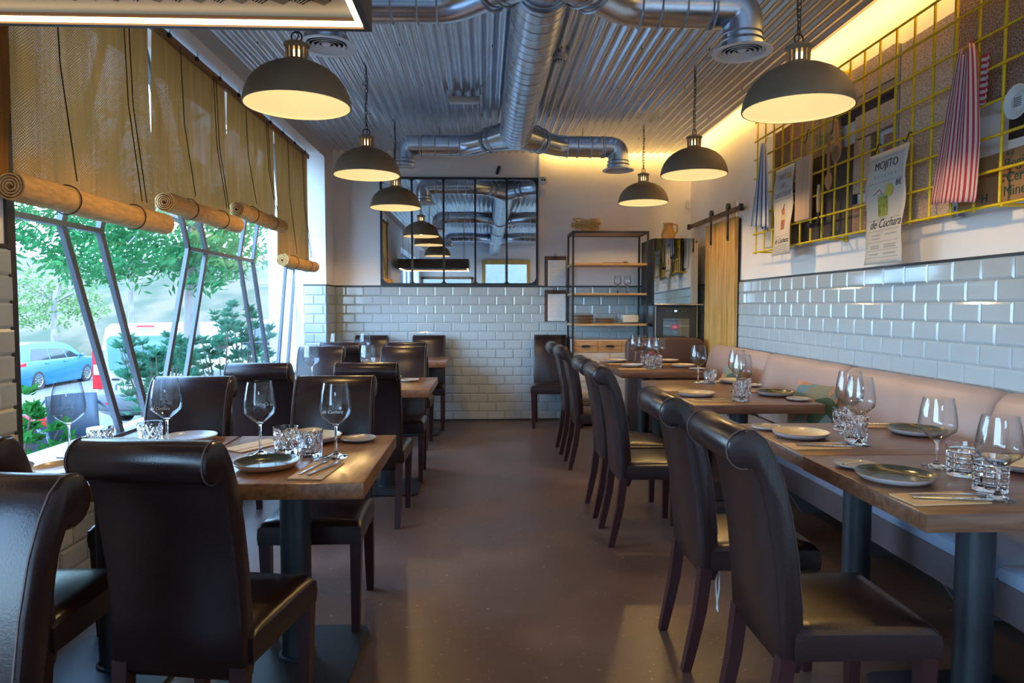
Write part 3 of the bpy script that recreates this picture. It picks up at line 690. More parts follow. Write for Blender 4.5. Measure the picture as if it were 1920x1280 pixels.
# ------------------------------------------------------------------ tables
TZ = .76
def table(x0, x1, y0, y1, label, wd, cxy=None, plate=.23):
    cx, cy = cxy or ((x0+x1)/2, (y0+y1)/2)
    t = thing('dining_table', label, 'table', (cx, cy, 0), 0, 'wooden pedestal tables')
    MB().rbox(x0+.002-cx, x1-.002-cx, y0+.002-cy, y1-.002-cy, TZ-.052, TZ, .004, 2).build('tabletop', wd, t)
    MB().cyl((0, 0, .012), (0, 0, TZ-.052), .055, n=28).build('column', BLACKSTEEL, t)
    MB().lathe([(.058, .014), (.066, .014), (.066, .022), (.058, .026)], 28, loop=True).build('weld_ring', BLACKSTEEL, t)
    r = plate; c = .05; pts = []
    for sx_, sy_, a0 in ((1, 1, 0), (-1, 1, 90), (-1, -1, 180), (1, -1, 270)):
        for k in range(5): a = R(a0 + k*22.5); pts.append((sx_*(r-c)+c*math.cos(a), sy_*(r-c)+c*math.sin(a)))
    MB().prism(pts, 0.002, .014, 'xy').build('base_plate', BLACKSTEEL, t)
    MB().box(-.2, .2, -.025, .025, TZ-.064, TZ-.052).box(-.025, .025, -.2, .2, TZ-.064, TZ-.052).build('top_bracket', BLACKSTEEL, t, smooth=0)
table(-1.03, -.375, 2.12, 2.92, 'nearest window table, aisle half, laid with a green plate', TABLEWOOD, (-.70, 2.52))
table(-1.70, -1.035, 2.12, 2.92, 'nearest window table, window half, partly behind the foreground chair', TABLEWOOD, (-1.34, 2.48))
table(-1.03, -.36, 4.50, 5.30, 'middle window table, aisle half with a small side plate', TABLEWOOD)
table(-1.70, -1.035, 4.50, 5.30, 'middle window table, window half', TABLEWOOD)
table(-1.03, -.375, 6.70, 7.48, 'far window table, aisle half near the back wall', TABLEWOOD)
table(-1.66, -1.035, 6.70, 7.38, 'far window table, window half beside the rear pillar', TABLEWOOD)
table(1.168, 1.985, 1.735, 2.447, 'nearest banquette table with a sharp front corner and thick edge', TABLEWOODX, (1.565, 2.08))
table(1.175, 1.99, 2.452, 3.14, 'second banquette table pushed against the nearest one', TABLEWOODX, (1.56, 2.76))
table(1.165, 1.915, 3.735, 4.375, 'middle banquette table, near half', TABLEWOODX)
table(1.165, 1.92, 4.38, 5.02, 'middle banquette table, far half', TABLEWOODX)
table(1.145, 1.93, 5.655, 6.24, 'far banquette table, near half crowded with glasses', TABLEWOODX)
table(1.15, 1.93, 6.245, 6.80, 'far banquette table, far half', TABLEWOODX)

# ------------------------------------------------------------------ banquette
bq = thing('banquette', 'long tan upholstered banquette running under the tiled wall', 'bench', (2.06, 4.2, 0))
def BQ(m, name, mt, sm=45): return m.build(name, mt, bq, (-2.06, -4.2, 0), sm)
segs = [(.9, 1.75), (1.76, 2.88), (2.89, 4.13), (4.14, 5.30), (5.31, 6.62)]
for a, b in segs:
    m = MB(); us = [0, .015, .05, .15, .3, .5, .7, .85, .95, .985, 1]
    prof = [(2.235, .44), (2.150, .45), (2.135, .55), (2.155, .70), (2.185, .82), (2.215, .90), (2.25, .935), (2.29, .94), (2.325, .915), (2.34, .85), (2.34, .44)]
    n = len(prof); vs = []
    for u in us:
        e = min(u, 1-u); sh = 0 if e > .05 else (1-e/.05)
        for px_, pz in prof:
            f_ = .022*sh*sh; bul = .012*(1-(2*u-1)**4)
            vs.append((min(px_, 2.27 if a > 5 else 9) + (f_ if px_ < 2.30 else 0) - (bul if px_ < 2.24 and pz > .5 else 0), a+u*(b-a), pz - (f_ if pz > .8 else 0)))
    fs = [tuple(range(n)), tuple((len(us)-1)*n+k for k in range(n))[::-1]]
    for i in range(len(us)-1): fs += [(i*n+k, (i+1)*n+k, (i+1)*n+(k+1) % n, i*n+(k+1) % n) for k in range(n)]
    c_ = BQ(m.add(vs, fs), 'back_cushion', TANVINYL, 50)
    for q in (.28, .72):
        for zz, xx in ((.62, 2.128), (.76, 2.155)):
            MB().lathe([(.001, -.004), (.012, -.003), (.014, .003), (.001, .006)], 12).build('button', SEATVINYL, c_, (xx+.012, a+q*(b-a), zz), rot=(0, -PI/2, 0))
for a, b in ((.9, 2.20), (2.21, 3.55), (3.56, 4.90), (4.91, 6.62)):
    BQ(pad(MB(), 1.74, 2.16, a, b, .385, .445, .012, .014), 'seat_cushion', SEATVINYL, 50)
BQ(MB().box(1.735, 1.76, .9, 6.62, .26, .385).box(1.76, 2.27, .9, 6.62, .355, .384), 'seat_board', BENCHWOOD, 0)
for y in (1.2, 1.95, 2.70, 3.45, 4.20, 4.95, 5.70, 6.45):
    BQ(MB().prism([(1.765, .355), (2.27, .355), (2.27, 0), (2.02, 0)], y, y+.03, 'xz'), 'gusset', BENCHDARK, 0)
BQ(MB().box(2.272, 2.30, .9, 6.18, 0, .355), 'rear_board', BENCHDARK, 0)
# the dark end panel closing the bench towards the drinks fridge
pts = [(1.46, .02)]
for k in range(6): a = R(180-k*18); pts.append((1.54+.08*math.cos(a), .905+.08*math.sin(a)))
for k in range(6): a = R(90-k*18); pts.append((2.165+.12*math.cos(a), .865+.12*math.sin(a)))
pts.append((2.285, .02))
o = MB().prism(pts, 6.92, 7.04, 'xz', inset=.018).build('bench_end', BROWNVINYL, smooth=45)
tag(o, 'dark brown padded bench end with rounded shoulders in front of the drinks fridge', 'bench end')
# cushions with a leafy print
def print_mat():
    m, n, l, b = base('leafy_print'); v = coords(n, l)
    t1 = n.new('ShaderNodeTexVoronoi'); t1.inputs['Scale'].default_value = 9; l.new(v, t1.inputs['Vector'])
    s = n.new('ShaderNodeSeparateColor'); l.new(t1.outputs['Color'], s.inputs[0])
    r = ramp(n, [(.0, (.42, .20, .11)), (.3, (.05, .09, .05)), (.45, (.12, .22, .27)), (.6, (.20, .20, .14)), (.75, (.50, .27, .18)), (.9, (.55, .46, .40))]); r.color_ramp.interpolation = 'CONSTANT'
    l.new(s.outputs[0], r.inputs[0]); l.new(r.outputs[0], b.inputs['Base Color']); b.inputs['Roughness'].default_value = .9; return m
PRINT = print_mat()
def cushion(loc, rot, label):
    ks = [i/10*2-1 for i in range(11)]; m = MB()
    for sg in (1, -1):
        m.grid(lambda u, v: (sg*.075*max(0, (1-u*u)*(1-v*v))**.42, .21*u*(1-.06*(1-v*v)), .21*v*(1-.06*(1-u*u))), ks, ks)
    o = m.build('cushion', PRINT, None, loc, 60, rot=rot); tag(o, label, 'cushion', 'leafy print cushions on the banquette')
cushion((1.99, 4.06, .64), (0, R(14), R(8)), 'leafy print cushion leaning on the banquette behind the middle table corner')
cushion((1.975, 5.42, .65), (0, R(14), R(-10)), 'leafy print cushion peeking out beyond the far half of the middle table')

# ------------------------------------------------------------------ tableware prototypes
def wine_mesh(h, rb, rr, rf, stem):
    bo = h-stem
    o_ = [(.001, 0), (rf, 0), (rf, .002), (rf*.55, .006), (.010, .013), (.0050, .024), (.0042, stem*.55), (.0048, stem-.012), (.009, stem-.002), (.014, stem+.003), (.001, stem+.0045)]
    bowl = [(.014, stem+.0035), (.022, stem+.008), (.040, stem+.024), (rb*.93, stem+bo*.24), (rb, stem+bo*.38), (rb*.97, stem+bo*.52), (rb*.89, stem+bo*.76), (rr, h)]
    inn = [(r-.0012, z+.001) for r, z in bowl[::-1]]; inn[0] = (rr-.001, h)
    return (MB().lathe(bowl + inn, 36, loop=True).mesh('wine_glass', WINEGLASS, 50), MB().lathe(o_, 28).mesh('stem', CRYSTAL, 50))
WG_TALL = wine_mesh(.272, .057, .043, .044, .118); WG_WIDE = wine_mesh(.238, .060, .046, .045, .090)
def etch(name): return text_mesh(name, 'de Cuchara', .016, mat('etched_white', (.8, .8, .8), .7), shear=.4, extrude=.0002)
ETCH = etch('etched_name')
def tumbler_mesh(kind, r=.046, h=.098):
    zs = [.0, .003, .010] + [.013+i*.0030 for i in range(23)] + [.084, .092, h]
    def fn(i, rr, z, a):
        if rr < r*.86: return rr
        if .012 < z < .0795:
            if kind == 'diamond':
                d = min(abs(math.sin(4*a + z*52)), abs(math.sin(4*a - z*52))); return rr - .0055*max(0, 1-d*2.2)
            d = min(abs(math.sin(8*a)), abs(math.sin((z-.0125)*PI/.0165))); return rr - .0050*max(0, 1-d*2.4)
        return rr
    out = [(r*.90 + r*.10*z/h, z) for z in zs]; ri = r*.80
    inn = [(r-.003, h-.0005), (r*.90-.003, .06), (ri, .02), (ri*.8, .013), (.001, .012)]
    return MB().lathe([(.001, 0)] + out + inn, 72, fn=fn).mesh('tumbler', CRYSTAL, 18)
TUMB_D = tumbler_mesh('diamond'); TUMB_G = tumbler_mesh('grid', .050, .104)
def plate_parts(name, r, mt, mu, mr, label, h=.026):
    t = thing(name, label, 'plate')
    top = [(.001, .0065), (r*.62, .007), (r*.80, .010), (r*.93, h*.75), (r*.985, h)]
    MB().lathe([(p[0], p[1]) for p in top] + [(p[0]-.0004, p[1]-.0012) for p in top[::-1]], 44).build('upper_face', mt, t, smooth=60)
    un = [(.001, 0), (r*.52, 0), (r*.56, .002), (r*.84, .006), (r*.97, h*.70), (r, h-.001)]
    MB().lathe(un + [(r*.985, h-.0012)] + [(p[0], p[1]-.0018) for p in top[::-1][1:]], 44).build('underside', mu, t, smooth=60)
    MB().lathe([(r*.984, h-.0004), (r*.993, h+.0008), (r+.0004, h-.0008), (r*.990, h-.002)], 44, loop=True).build('rim', mr, t)
    return t
DOTS = mat('brown_specks', (.12, .05, .03), .5)
def add_dots(t, r):
    m = MB(); random.seed(3)
    for k in range(9):
        a = k*.28 + .4; rr = r*(.55 + .1*(k % 2)); m.lathe([(.0015+.002*random.random(), .0078), (.0005, .0086)], 8, (rr*math.cos(a), rr*math.sin(a), 0))
    m.build('painted_specks', DOTS, t)
PL_CREAM = plate_parts('dinner_plate', .114, CREAM, UNDERGLAZE, RIMBROWN, ''); add_dots(PL_CREAM, .114)
PL_GREEN = plate_parts('dinner_plate', .116, GREENGLAZE, UNDERGLAZE, RIMBROWN, '')
PL_TERRA = plate_parts('dinner_plate', .108, GREENGLAZE, TERRA, RIMBROWN, '')
PL_BLUE = plate_parts('dinner_plate', .105, BLUEGLAZE, UNDERGLAZE, BLUEGLAZE, '')
PL_SMALL = plate_parts('side_plate', .070, mat('silvery_glaze', (.42, .36, .30), .2, .3), BLUEGLAZE, BLUEGLAZE, '', .014)
PROTOS = [PL_CREAM, PL_GREEN, PL_TERRA, PL_BLUE, PL_SMALL]
USED = set()
def put(p, x, y, label, rz=None, group=None, z=TZ):
    u = p.name in USED; USED.add(p.name)
    if not u:
        p.location = (x, y, z); p.rotation_euler = (0, 0, rz or 0); p['label'] = label; o = p
        if group: p['group'] = group
    else: o = place(p, True, (x, y, z), rz if rz is not None else random.uniform(0, 6), label, group)
    return o
def glass(me, x, y, label, name='wine_glass', cat='wine glass', z=TZ, etched=None):
    stem_ = None
    if isinstance(me, tuple): me, stem_ = me
    o = link(name, me, None, (x, y, z + .0005), (0, 0, random.uniform(0, 6) if etched is None else 0))
    if stem_: link('stem', stem_, o)
    tag(o, label, cat, 'stemmed wine glasses' if cat == 'wine glass' else 'cut-glass tumblers')
    if etched:
        r, zz, back = etched
        link('etched_name', ETCH, o, (0, (r if back else -r), zz), (PI/2, 0, PI if back else 0))
    return o
def tumb(me, x, y, label): return glass(me, x, y, label, 'tumbler', 'tumbler')
def cutlery(x, y, rz, label, fork=True):
    """a folded kraft napkin; the fork and the knife on it are things of their own"""
    n_ = MB().rbox(-.056, .056, -.115, .115, 0, .004, .001, 1).box(-.056, .020, -.115, .113, .004, .0055).build('napkin', KRAFT, None, (x, y, TZ+.0005), 0, rot=(0, 0, rz))
    tag(n_, 'kraft napkin ' + label, 'napkin', 'kraft napkins with cutlery')
    if not fork: return
    def prof_fork():
        m = MB(); hw = [(-.10, .0045), (-.06, .004), (0, .0028), (.05, .003), (.066, .009), (.08, .0115)]
        for (a, wa), (b, wb) in zip(hw, hw[1:]): m.add([(-wa, a, .003), (wa, a, .003), (wb, b, .0035), (-wb, b, .0035), (-wa, a, .0055), (wa, a, .0055), (wb, b, .006), (-wb, b, .006)], [(0,3,2,1),(4,5,6,7),(0,1,5,4),(1,2,6,5),(2,3,7,6),(3,0,4,7)])
        for k in (-1.5, -.5, .5, 1.5): m.bar((k*.0062, .079, .0048), (k*.0062, .118, .010), .003, .002)
        return m
    c, s_ = math.cos(rz), math.sin(rz)
    def W(dx, dy): return (x+dx*c-dy*s_, y+dx*s_+dy*c, TZ+.0045)
    f_ = prof_fork().build('fork', STEEL, None, W(-.022, .03), 0, rot=(0, 0, rz-.12)); tag(f_, 'fork ' + label, 'fork', 'forks laid on the napkins')
    k_ = MB().rbox(-.0065, .0065, -.105, .0, .003, .007, .0015, 1).prism([(-.0075, 0), (.006, 0), (.0085, .05), (.0065, .105), (-.002, .12), (-.0065, .10)], .004, .0058, 'xy').build('knife', STEEL, None, W(.020, .02), 0, rot=(0, 0, rz-.22)); tag(k_, 'knife ' + label, 'knife', 'knives laid on the napkins')
def butter_knife(x, y, rz, label, z=TZ+.0165):
    o = MB().rbox(-.004, .004, -.06, .0, 0, .004, .001, 1).prism([(-.004, 0), (.004, 0), (.0075, .03), (.006, .055), (0, .062), (-.004, .05)], .001, .0028, 'xy').build('butter_knife', GLINTSTEEL, None, (x, y, z), 0, rot=(0, 0, rz)); tag(o, label, 'knife')
# nearest window table
put(PL_TERRA, -.742, 2.335, 'dark green plate with terracotta underside beside the foreground chair')
put(PL_CREAM, -.70, 2.80, 'cream plate behind the tumblers on the nearest window table')
put(PL_SMALL, -.515, 2.795, 'silvery side plate at the far aisle corner of the nearest window table'); 
glass(WG_TALL, -.831, 2.545, 'etched wine glass between the foreground chair and the tumblers', etched=(.0555, .175, True))
glass(WG_TALL, -.543, 2.497, 'etched wine glass beside the fork on the nearest window table', etched=(.0555, .168, False))
tumb(TUMB_D, -.748, 2.58, 'cut-glass tumbler next to the wine glass, farther from the napkin'); tumb(TUMB_D, -.640, 2.515, 'cut-glass tumbler standing just behind the napkin on the nearest window table')
cutlery(-.557, 2.275, R(-6), 'at the aisle edge of the nearest window table')
cutlery(-.90, 2.70, R(-30), 'behind the wine glass, mostly hidden', False)
glass(WG_TALL, -1.530, 2.56, 'wine glass in front of the street window, nearest the tiled pillar')
glass(WG_TALL, -1.222, 2.66, 'wine glass in front of a facing chair, rising above the foreground chair', etched=(.0555, .16, False))
tumb(TUMB_D, -1.432, 2.585, 'cut-glass tumbler beside the wine glass nearest the tiled pillar'); tumb(TUMB_D, -1.305, 2.70, 'cut-glass tumbler half hidden behind the top of the foreground chair')
put(PL_CREAM, -1.362, 2.285, 'speckled cream plate left of the foreground chair', R(80)); put(PL_BLUE, -1.590, 2.262, 'pale blue plate at the window end of the nearest table')
put(PL_BLUE, -1.20, 2.81, 'pale blue plate behind the foreground chair near the facing chair')
# nearest banquette table
put(PL_GREEN, 1.297, 2.085, 'dark green plate at the front corner of the nearest banquette table'); s_ = put(PL_SMALL, 1.268, 2.262, 'side plate tucked behind the front green plate'); butter_knife(1.262, 2.255, R(-65), 'butter knife with painted golden highlight on the side plate behind the front green plate')
cutlery(1.295, 1.868, R(-86), 'at the front edge of the nearest banquette table')
tumb(TUMB_G, 1.512, 1.960, 'grid-cut tumbler in the right foreground behind the nearest wine glass'); tumb(TUMB_G, 1.557, 2.140, 'grid-cut tumbler second from the front on the nearest banquette table')
glass(WG_WIDE, 1.468, 1.872, 'wide wine glass nearest us on the banquette side'); glass(WG_WIDE, 1.548, 2.255, 'wide wine glass behind the second grid-cut tumbler')
put(PL_CREAM, 1.83, 2.20, 'cream plate at the frame edge on the nearest banquette table'); cutlery(1.86, 2.37, R(86), 'near the banquette, cut off by the frame edge', False)
# second banquette table
put(PL_CREAM, 1.330, 2.800, 'cream plate on the second banquette table beside the aisle chairs'); put(PL_SMALL, 1.268, 2.985, 'side plate behind the cream plate on the second banquette table'); butter_knife(1.28, 2.98, R(-65), 'butter knife with painted golden highlight on the side plate of the second banquette table')
cutlery(1.300, 2.600, R(-87), 'in front of the cream plate on the second banquette table')
tumb(TUMB_D, 1.520, 2.715, 'cut-glass tumbler in the middle of the second banquette table'); glass(WG_TALL, 1.485, 2.628, 'wine glass in front of the tumbler on the second banquette table'); glass(WG_TALL, 1.570, 2.86, 'wine glass behind the tumbler on the second banquette table'); tumb(TUMB_D, 1.60, 2.96, 'cut-glass tumbler hidden behind the glasses on the second banquette table')
put(PL_GREEN, 1.865, 2.850, 'dark plate on the second banquette table beside the bench'); cutlery(1.77, 3.045, R(88), 'behind the dark plate on the second banquette table')
# middle banquette table
put(PL_GREEN, 1.800, 4.130, 'dark green plate on the middle banquette table beside the bench'); put(PL_SMALL, 1.838, 3.90, 'side plate at the front bench corner of the middle banquette table'); butter_knife(1.83, 3.9, R(-75), 'butter knife with painted golden highlight on the side plate at the middle banquette table')
put(PL_CREAM, 1.300, 4.120, 'speckled cream plate on the middle banquette table beside the chairs', R(200)); cutlery(1.31, 3.92, R(-87), 'in front of the speckled plate on the middle banquette table')
tumb(TUMB_D, 1.512, 3.962, 'cut-glass tumbler at the front of the middle banquette table'); tumb(TUMB_D, 1.625, 4.20, 'cut-glass tumbler second from the front of the middle banquette table')
glass(WG_TALL, 1.488, 3.872, 'wine glass at the front of the middle banquette table'); glass(WG_TALL, 1.62, 4.30, 'wine glass second from the front of the middle banquette table')
cutlery(1.775, 4.32, R(88), 'beside the dark plate on the middle banquette table')
glass(WG_TALL, 1.540, 4.840, 'wine glass standing alone on the far half of the middle banquette table'); tumb(TUMB_D, 1.605, 4.78, 'cut-glass tumbler beside the lone wine glass on the middle banquette table')
put(PL_CREAM, 1.800, 4.820, 'cream plate on the far half of the middle banquette table'); put(PL_SMALL, 1.835, 4.60, 'bronze-toned side plate in front of the far cream plate'); cutlery(1.70, 4.88, R(88), 'on the far half of the middle banquette table', False)
# far banquette table
put(PL_BLUE, 1.335, 6.12, 'pale plate on the near half of the far banquette table beside the chairs'); put(PL_CREAM, 1.29, 6.66, 'cream plate on the far half of the far banquette table beside the chairs'); put(PL_CREAM, 1.80, 6.10, 'cream plate on the far banquette table beside the bench'); put(PL_CREAM, 1.80, 6.64, 'cream plate in front of the dark bench end'); put(PL_SMALL, 1.845, 5.84, 'side plate at the front bench corner of the far banquette table')
cutlery(1.29, 5.90, R(-88), 'at the front of the far banquette table', False); cutlery(1.29, 6.42, R(-88), 'in the middle of the far banquette table', False); cutlery(1.78, 6.40, R(88), 'on the bench side of the far banquette table', False)
for x, y, lb in ((1.452, 6.50, 'first from the chairs'), (1.54, 6.60, 'second from the chairs, rising tallest behind'), (1.476, 5.93, 'nearest us'), (1.585, 6.12, 'nearest the bench')):
    glass(WG_TALL, x, y, 'wine glass in the far table cluster, ' + lb)
for x, y, lb in ((1.52, 6.38, 'first from the chairs'), (1.60, 6.47, 'beside the red flower'), (1.482, 6.05, 'nearest us'), (1.60, 6.24, 'nearest the bench')):
    tumb(TUMB_D, x, y, 'cut-glass tumbler in the far table cluster, ' + lb)
fl = thing('bud_vase', 'small bud vase with a red flower among the far table glasses', 'vase', (1.56, 6.30, TZ))
MB().lathe([(.018, 0), (.022, .03), (.012, .06), (.014, .075), (.010, .075), (.008, .06), (.001, .06)], 20).build('vase', WINEGLASS, fl)
m = MB(); 
for k in range(14):
    a = k*2.4; r_ = .006+.0014*k; m.lathe([(.002, -.009), (.011, -.002), (.008, .008), (.001, .010)], 8, (r_*math.cos(a), r_*math.sin(a), .118-.001*k))
m.build('petals', mat('red_petals', (.45, .05, .07), .7), fl); MB().tube([(0, 0, .01), (.003, 0, .06), (0, 0, .115)], .002, 5).build('stem', mat('flower_stem', (.06, .14, .04), .7), fl)
# middle and far window tables
put(PL_SMALL, -.549, 5.02, 'side plate on the middle window table near the aisle corner'); put(PL_CREAM, -.735, 5.13, 'cream plate half hidden behind a chair on the middle window table')
glass(WG_TALL, -1.235, 4.92, 'wine glass on the middle window table in front of the blue-lit chair'); glass(WG_TALL, -.83, 4.90, 'wine glass on the middle window table left of the facing aisle chair'); tumb(TUMB_D, -1.40, 4.78, 'cut-glass tumbler by the window on the middle window table'); tumb(TUMB_D, -.92, 4.98, 'cut-glass tumbler on the middle window table beside the wine glass')
glass(WG_TALL, -1.515, 7.02, 'wine glass on the far window table in front of the rear pillar'); glass(WG_TALL, -1.22, 7.02, 'wine glass on the far window table in front of the wall-side chairs')

# ------------------------------------------------------------------ back wall: mirror, clipboards, devices
mx0, mx1, mz0, mz1, my = -1.168, .612, 1.548, 2.758, YB-.016
t = thing('wall_mirror', 'wide wall mirror split into five panes by a black steel frame', 'mirror', (mx0, my, mz0)); Wm, Hm = mx1-mx0, mz1-mz0
MB().box(0, Wm, -.028, 0, -.0, .024).box(0, Wm, -.028, 0, Hm-.024, Hm).box(0, .024, -.028, 0, .024, Hm-.024).box(Wm-.024, Wm, -.028, 0, .024, Hm-.024).build('frame', BLACKSTEEL, t, smooth=0)
st = Wm/5
for k in range(1, 5): MB().box(k*st-.011, k*st+.011, -.026, 0, .024, Hm-.024).build('mullion', BLACKSTEEL, t, smooth=0)
for k in range(5):
    a, b = k*st+(.024 if k == 0 else .011), (k+1)*st-(.024 if k == 4 else .011)
    MB().box(a, b, -.010, -.004, .024, Hm-.024).build('pane', MIRROR, t, smooth=0)
    for sx_, xx in ((1, a), (-1, b)):
        for sz_, zz in ((1, .024), (-1, Hm-.024)):
            big = .07 if (k == 0 and sx_ == 1) or (k == 4 and sx_ == -1) else .03
            pl_ = [(xx, zz), (xx+sx_*big, zz)] + [(xx+sx_*big*(1-math.sin(q)), zz+sz_*big*(1-math.cos(q))) for q in [PI/2*i/6 for i in range(1, 6)]] + [(xx, zz+sz_*big)]
            MB().prism(pl_, -.022, -.010, 'xz').build('corner_gusset', BLACKSTEEL, t, smooth=0)
def clipboard(x0, z1, hgt, label):
    t = thing('clipboard', label, 'clipboard', (x0, YB-.012, z1))
    MB().box(0, .245, -.012, 0, -hgt, 0).box(.006, .24, -.020, -.012, -hgt+.004, -.004).build('boards', CLIPWOOD, t, smooth=0)
    p = MB().box(.035, .24, -.0225, -.020, -hgt+.006, -.045).build('sheet', WHITEPAPER, t, smooth=0)
    m = MB()
    for k in range(12):
        for c0 in (.055, .14): m.box(c0, c0+.055+.015*((k*7) % 3-1), -.0229, -.0224, -.085-k*.020, -.082-k*.020)
    m.build('print_lines', mat('grey_print', (.45, .45, .48), .8), p, smooth=0)
    MB().prism([(.06, -.045), (.18, -.045), (.165, -.030), (.145, -.024), (.14, -.006), (.10, -.006), (.095, -.024), (.075, -.030)], -.036, -.020, 'xz').tube([(.12+.016*math.cos(a), -.028, .006+.016*math.sin(a)) for a in [i*2*PI/12 for i in range(12)]], .003, 5, closed=True).build('clip', mat('bronze_clip', (.07, .035, .03), .4, .6), t)
clipboard(.690, 1.880, .345, 'upper of two clipboards with a menu sheet beside the shelf rack')
clipboard(.690, 1.496, .360, 'lower of two clipboards with a closely printed menu sheet')
o = thing('wall_camera', 'white twin-lens wall camera at the upper mirror corner', 'camera', (.667, YB-.014, 2.73))
MB().lathe([(.048, 0), (.050, .012), (.046, .034), (.028, .048), (.001, .049)], 24).build('body', PLASTICWHITE, o, rot=(PI/2, 0, 0))
for dx in (-.015, .015): MB().lathe([(.010, .040), (.010, .052), (.001, .053)], 14).build('lens', PLASTICBLACK, o, (dx, -.002, 0), rot=(PI/2, 0, 0))
o = MB().rbox(.648, .690, YB-.04, YB-.014, 2.545, 2.64, .008, 2).build('wall_sensor', PLASTICWHITE); tag(o, 'small white sensor box just below the twin-lens camera', 'sensor')
o = thing('wall_speaker', 'small black rounded speaker tilted above the mirror', 'speaker', (.16, YB-.014, 2.84))
MB().rbox(-.018, .018, -.05, 0, -.05, .05, .016, 3).build('body', PLASTICBLACK, o, rot=(0, R(18), 0)); MB().cyl((0, 0, 0), (0, -.01, 0), .02, n=12).build('bracket', PLASTICBLACK, o)
o = MB().rbox(2.31, 2.352, YB-.04, YB-.002, 2.43, 2.52, .006, 2).build('wall_thermostat', PLASTICWHITE); tag(o, 'white thermostat box on the back wall above the barn door rail', 'thermostat')
o = thing('smoke_detector', 'white smoke detector under the corrugated ceiling beside the duct', 'detector', (.515, 4.72, 3.02))
MB().lathe([(.052, 0), (.055, -.015), (.050, -.028), (.036, -.034), (.001, -.034)], 28).build('base', PLASTICWHITE, o); MB().lathe([(.032, -.034), (.030, -.050), (.020, -.056), (.001, -.057)], 24).build('chamber', PLASTICWHITE, o)
m = MB()
for k in range(10): a = k*2*PI/10; m.box(.0305*math.cos(a)-.003, .0305*math.cos(a)+.003, .0305*math.sin(a)-.003, .0305*math.sin(a)+.003, -.049, -.037)
m.build('vents', PLASTICBLACK, o, smooth=0)
o = thing('emergency_light', 'slim white emergency light under the ceiling before the far duct branch', 'light', (-.16, 5.68, 2.975))
MB().rbox(-.13, .13, -.035, .035, 0, .04, .008, 2).build('housing', PLASTICWHITE, o); MB().rbox(-.12, .12, -.028, .028, -.012, .002, .006, 2).build('diffuser', WHITEMETAL, o)

# ------------------------------------------------------------------ shelf rack and what stands on it
rx0, rx1, ry0, ry1, rz1 = .945, 1.775, 7.33, 7.77, 2.116
t = thing('shelf_rack', 'slim black steel shelf rack with wooden shelves against the back wall', 'shelf', ((rx0+rx1)/2, (ry0+ry1)/2, 0)); ox, oy = (rx0+rx1)/2, (ry0+ry1)/2
def RK(m, nm, mt, sm=0): return m.build(nm, mt, t, (-ox, -oy, 0), sm)
for x in (rx0, rx1-.02):
    for y in (ry0, ry1-.02): RK(MB().box(x, x+.02, y, y+.02, 0, rz1), 'post', BLACKSTEEL)
for zs in (rz1-.02,): RK(MB().box(rx0+.02, rx1-.02, ry0, ry0+.02, zs, zs+.02).box(rx0+.02, rx1-.02, ry1-.02, ry1, zs, zs+.02).box(rx0, rx0+.02, ry0+.02, ry1-.02, zs, zs+.02).box(rx1-.02, rx1, ry0+.02, ry1-.02, zs, zs+.02), 'top_rail', BLACKSTEEL)
SH = (1.775, 1.453, 1.122)
for zs in SH + (rz1+.0,):
    RK(MB().box(rx0+.002, rx1-.002, ry0+.004, ry1-.004, zs-.022 if zs < 2 else zs-.014, zs if zs < 2 else zs+.004), 'shelf', SHELFWOOD)
    if zs < 2: RK(MB().box(rx0, rx0+.014, ry0+.02, ry1-.02, zs-.034, zs-.022).box(rx1-.014, rx1, ry0+.02, ry1-.02, zs-.034, zs-.022), 'side_rail', BLACKSTEEL)
def stack(x, y, z, n, r, mts, label):
    for k in range(n):
        o = MB().lathe([(.001, 0), (r*.55, 0), (r*.92, .006), (r, .012), (r*.985, .013), (r*.88, .008), (.001, .004)], 36).build('stacked_plate', mts[k % len(mts)], None, (x+random.uniform(-.003, .003), y, z+.0003+k*.0115))
        tag(o, 'brown stoneware plate in the %s, %s' % (label, ['bottom', 'second from the bottom', 'third from the bottom', 'fourth from the bottom', 'fifth from the bottom', 'sixth from the bottom', 'seventh from the bottom', 'eighth from the bottom'][k]), 'plate', 'plates stacked on the rack')
BR1 = mat('brown_stoneware', (.30, .18, .11), .4); BR2 = mat('tan_stoneware', (.50, .38, .26), .4)
stack(1.095, 7.50, SH[2], 8, .112, [BR1, BR2, BR2], 'taller stack on the rack'); stack(1.328, 7.50, SH[2], 5, .105, [BR2, BR1], 'shorter stack on the rack')
o = MB().lathe([(.001, 0), (.08, 0), (.135, .010), (.137, .012), (.08, .006), (.001, .005)], 36).build('stacked_plate', BLUEGLAZE, None, (1.575, 7.47, SH[2]+.0003)); tag(o, 'white flat plate beside the napkin stack on the rack', 'plate')
for k in range(9):
    o = MB().rbox(-.085, .085, -.085, .085, 0, .0085, .002, 1).build('stacked_napkin', mat('cream_napkin', (.66, .62, .52), .9), None, (1.615+random.uniform(-.003, .003), 7.55, SH[2]+.0142+k*.0088), rot=(0, 0, random.uniform(-.03, .03)))
    tag(o, 'cream folded napkin in the rack stack, ' + ['lowest', 'second from below', 'third from below', 'fourth from below', 'middle one', 'fourth from the top', 'third from the top', 'second from the top', 'topmost'][k], 'napkin', 'napkins stacked on the rack')
WG_SM = wine_mesh(.195, .040, .030, .034, .085)
glass(WG_SM, 1.470, 7.50, 'wine glass on the middle shelf of the rack, the one farther from the fridge', z=SH[1]); glass(WG_SM, 1.580, 7.50, 'wine glass on the middle shelf of the rack, the one nearer the fridge', z=SH[1])
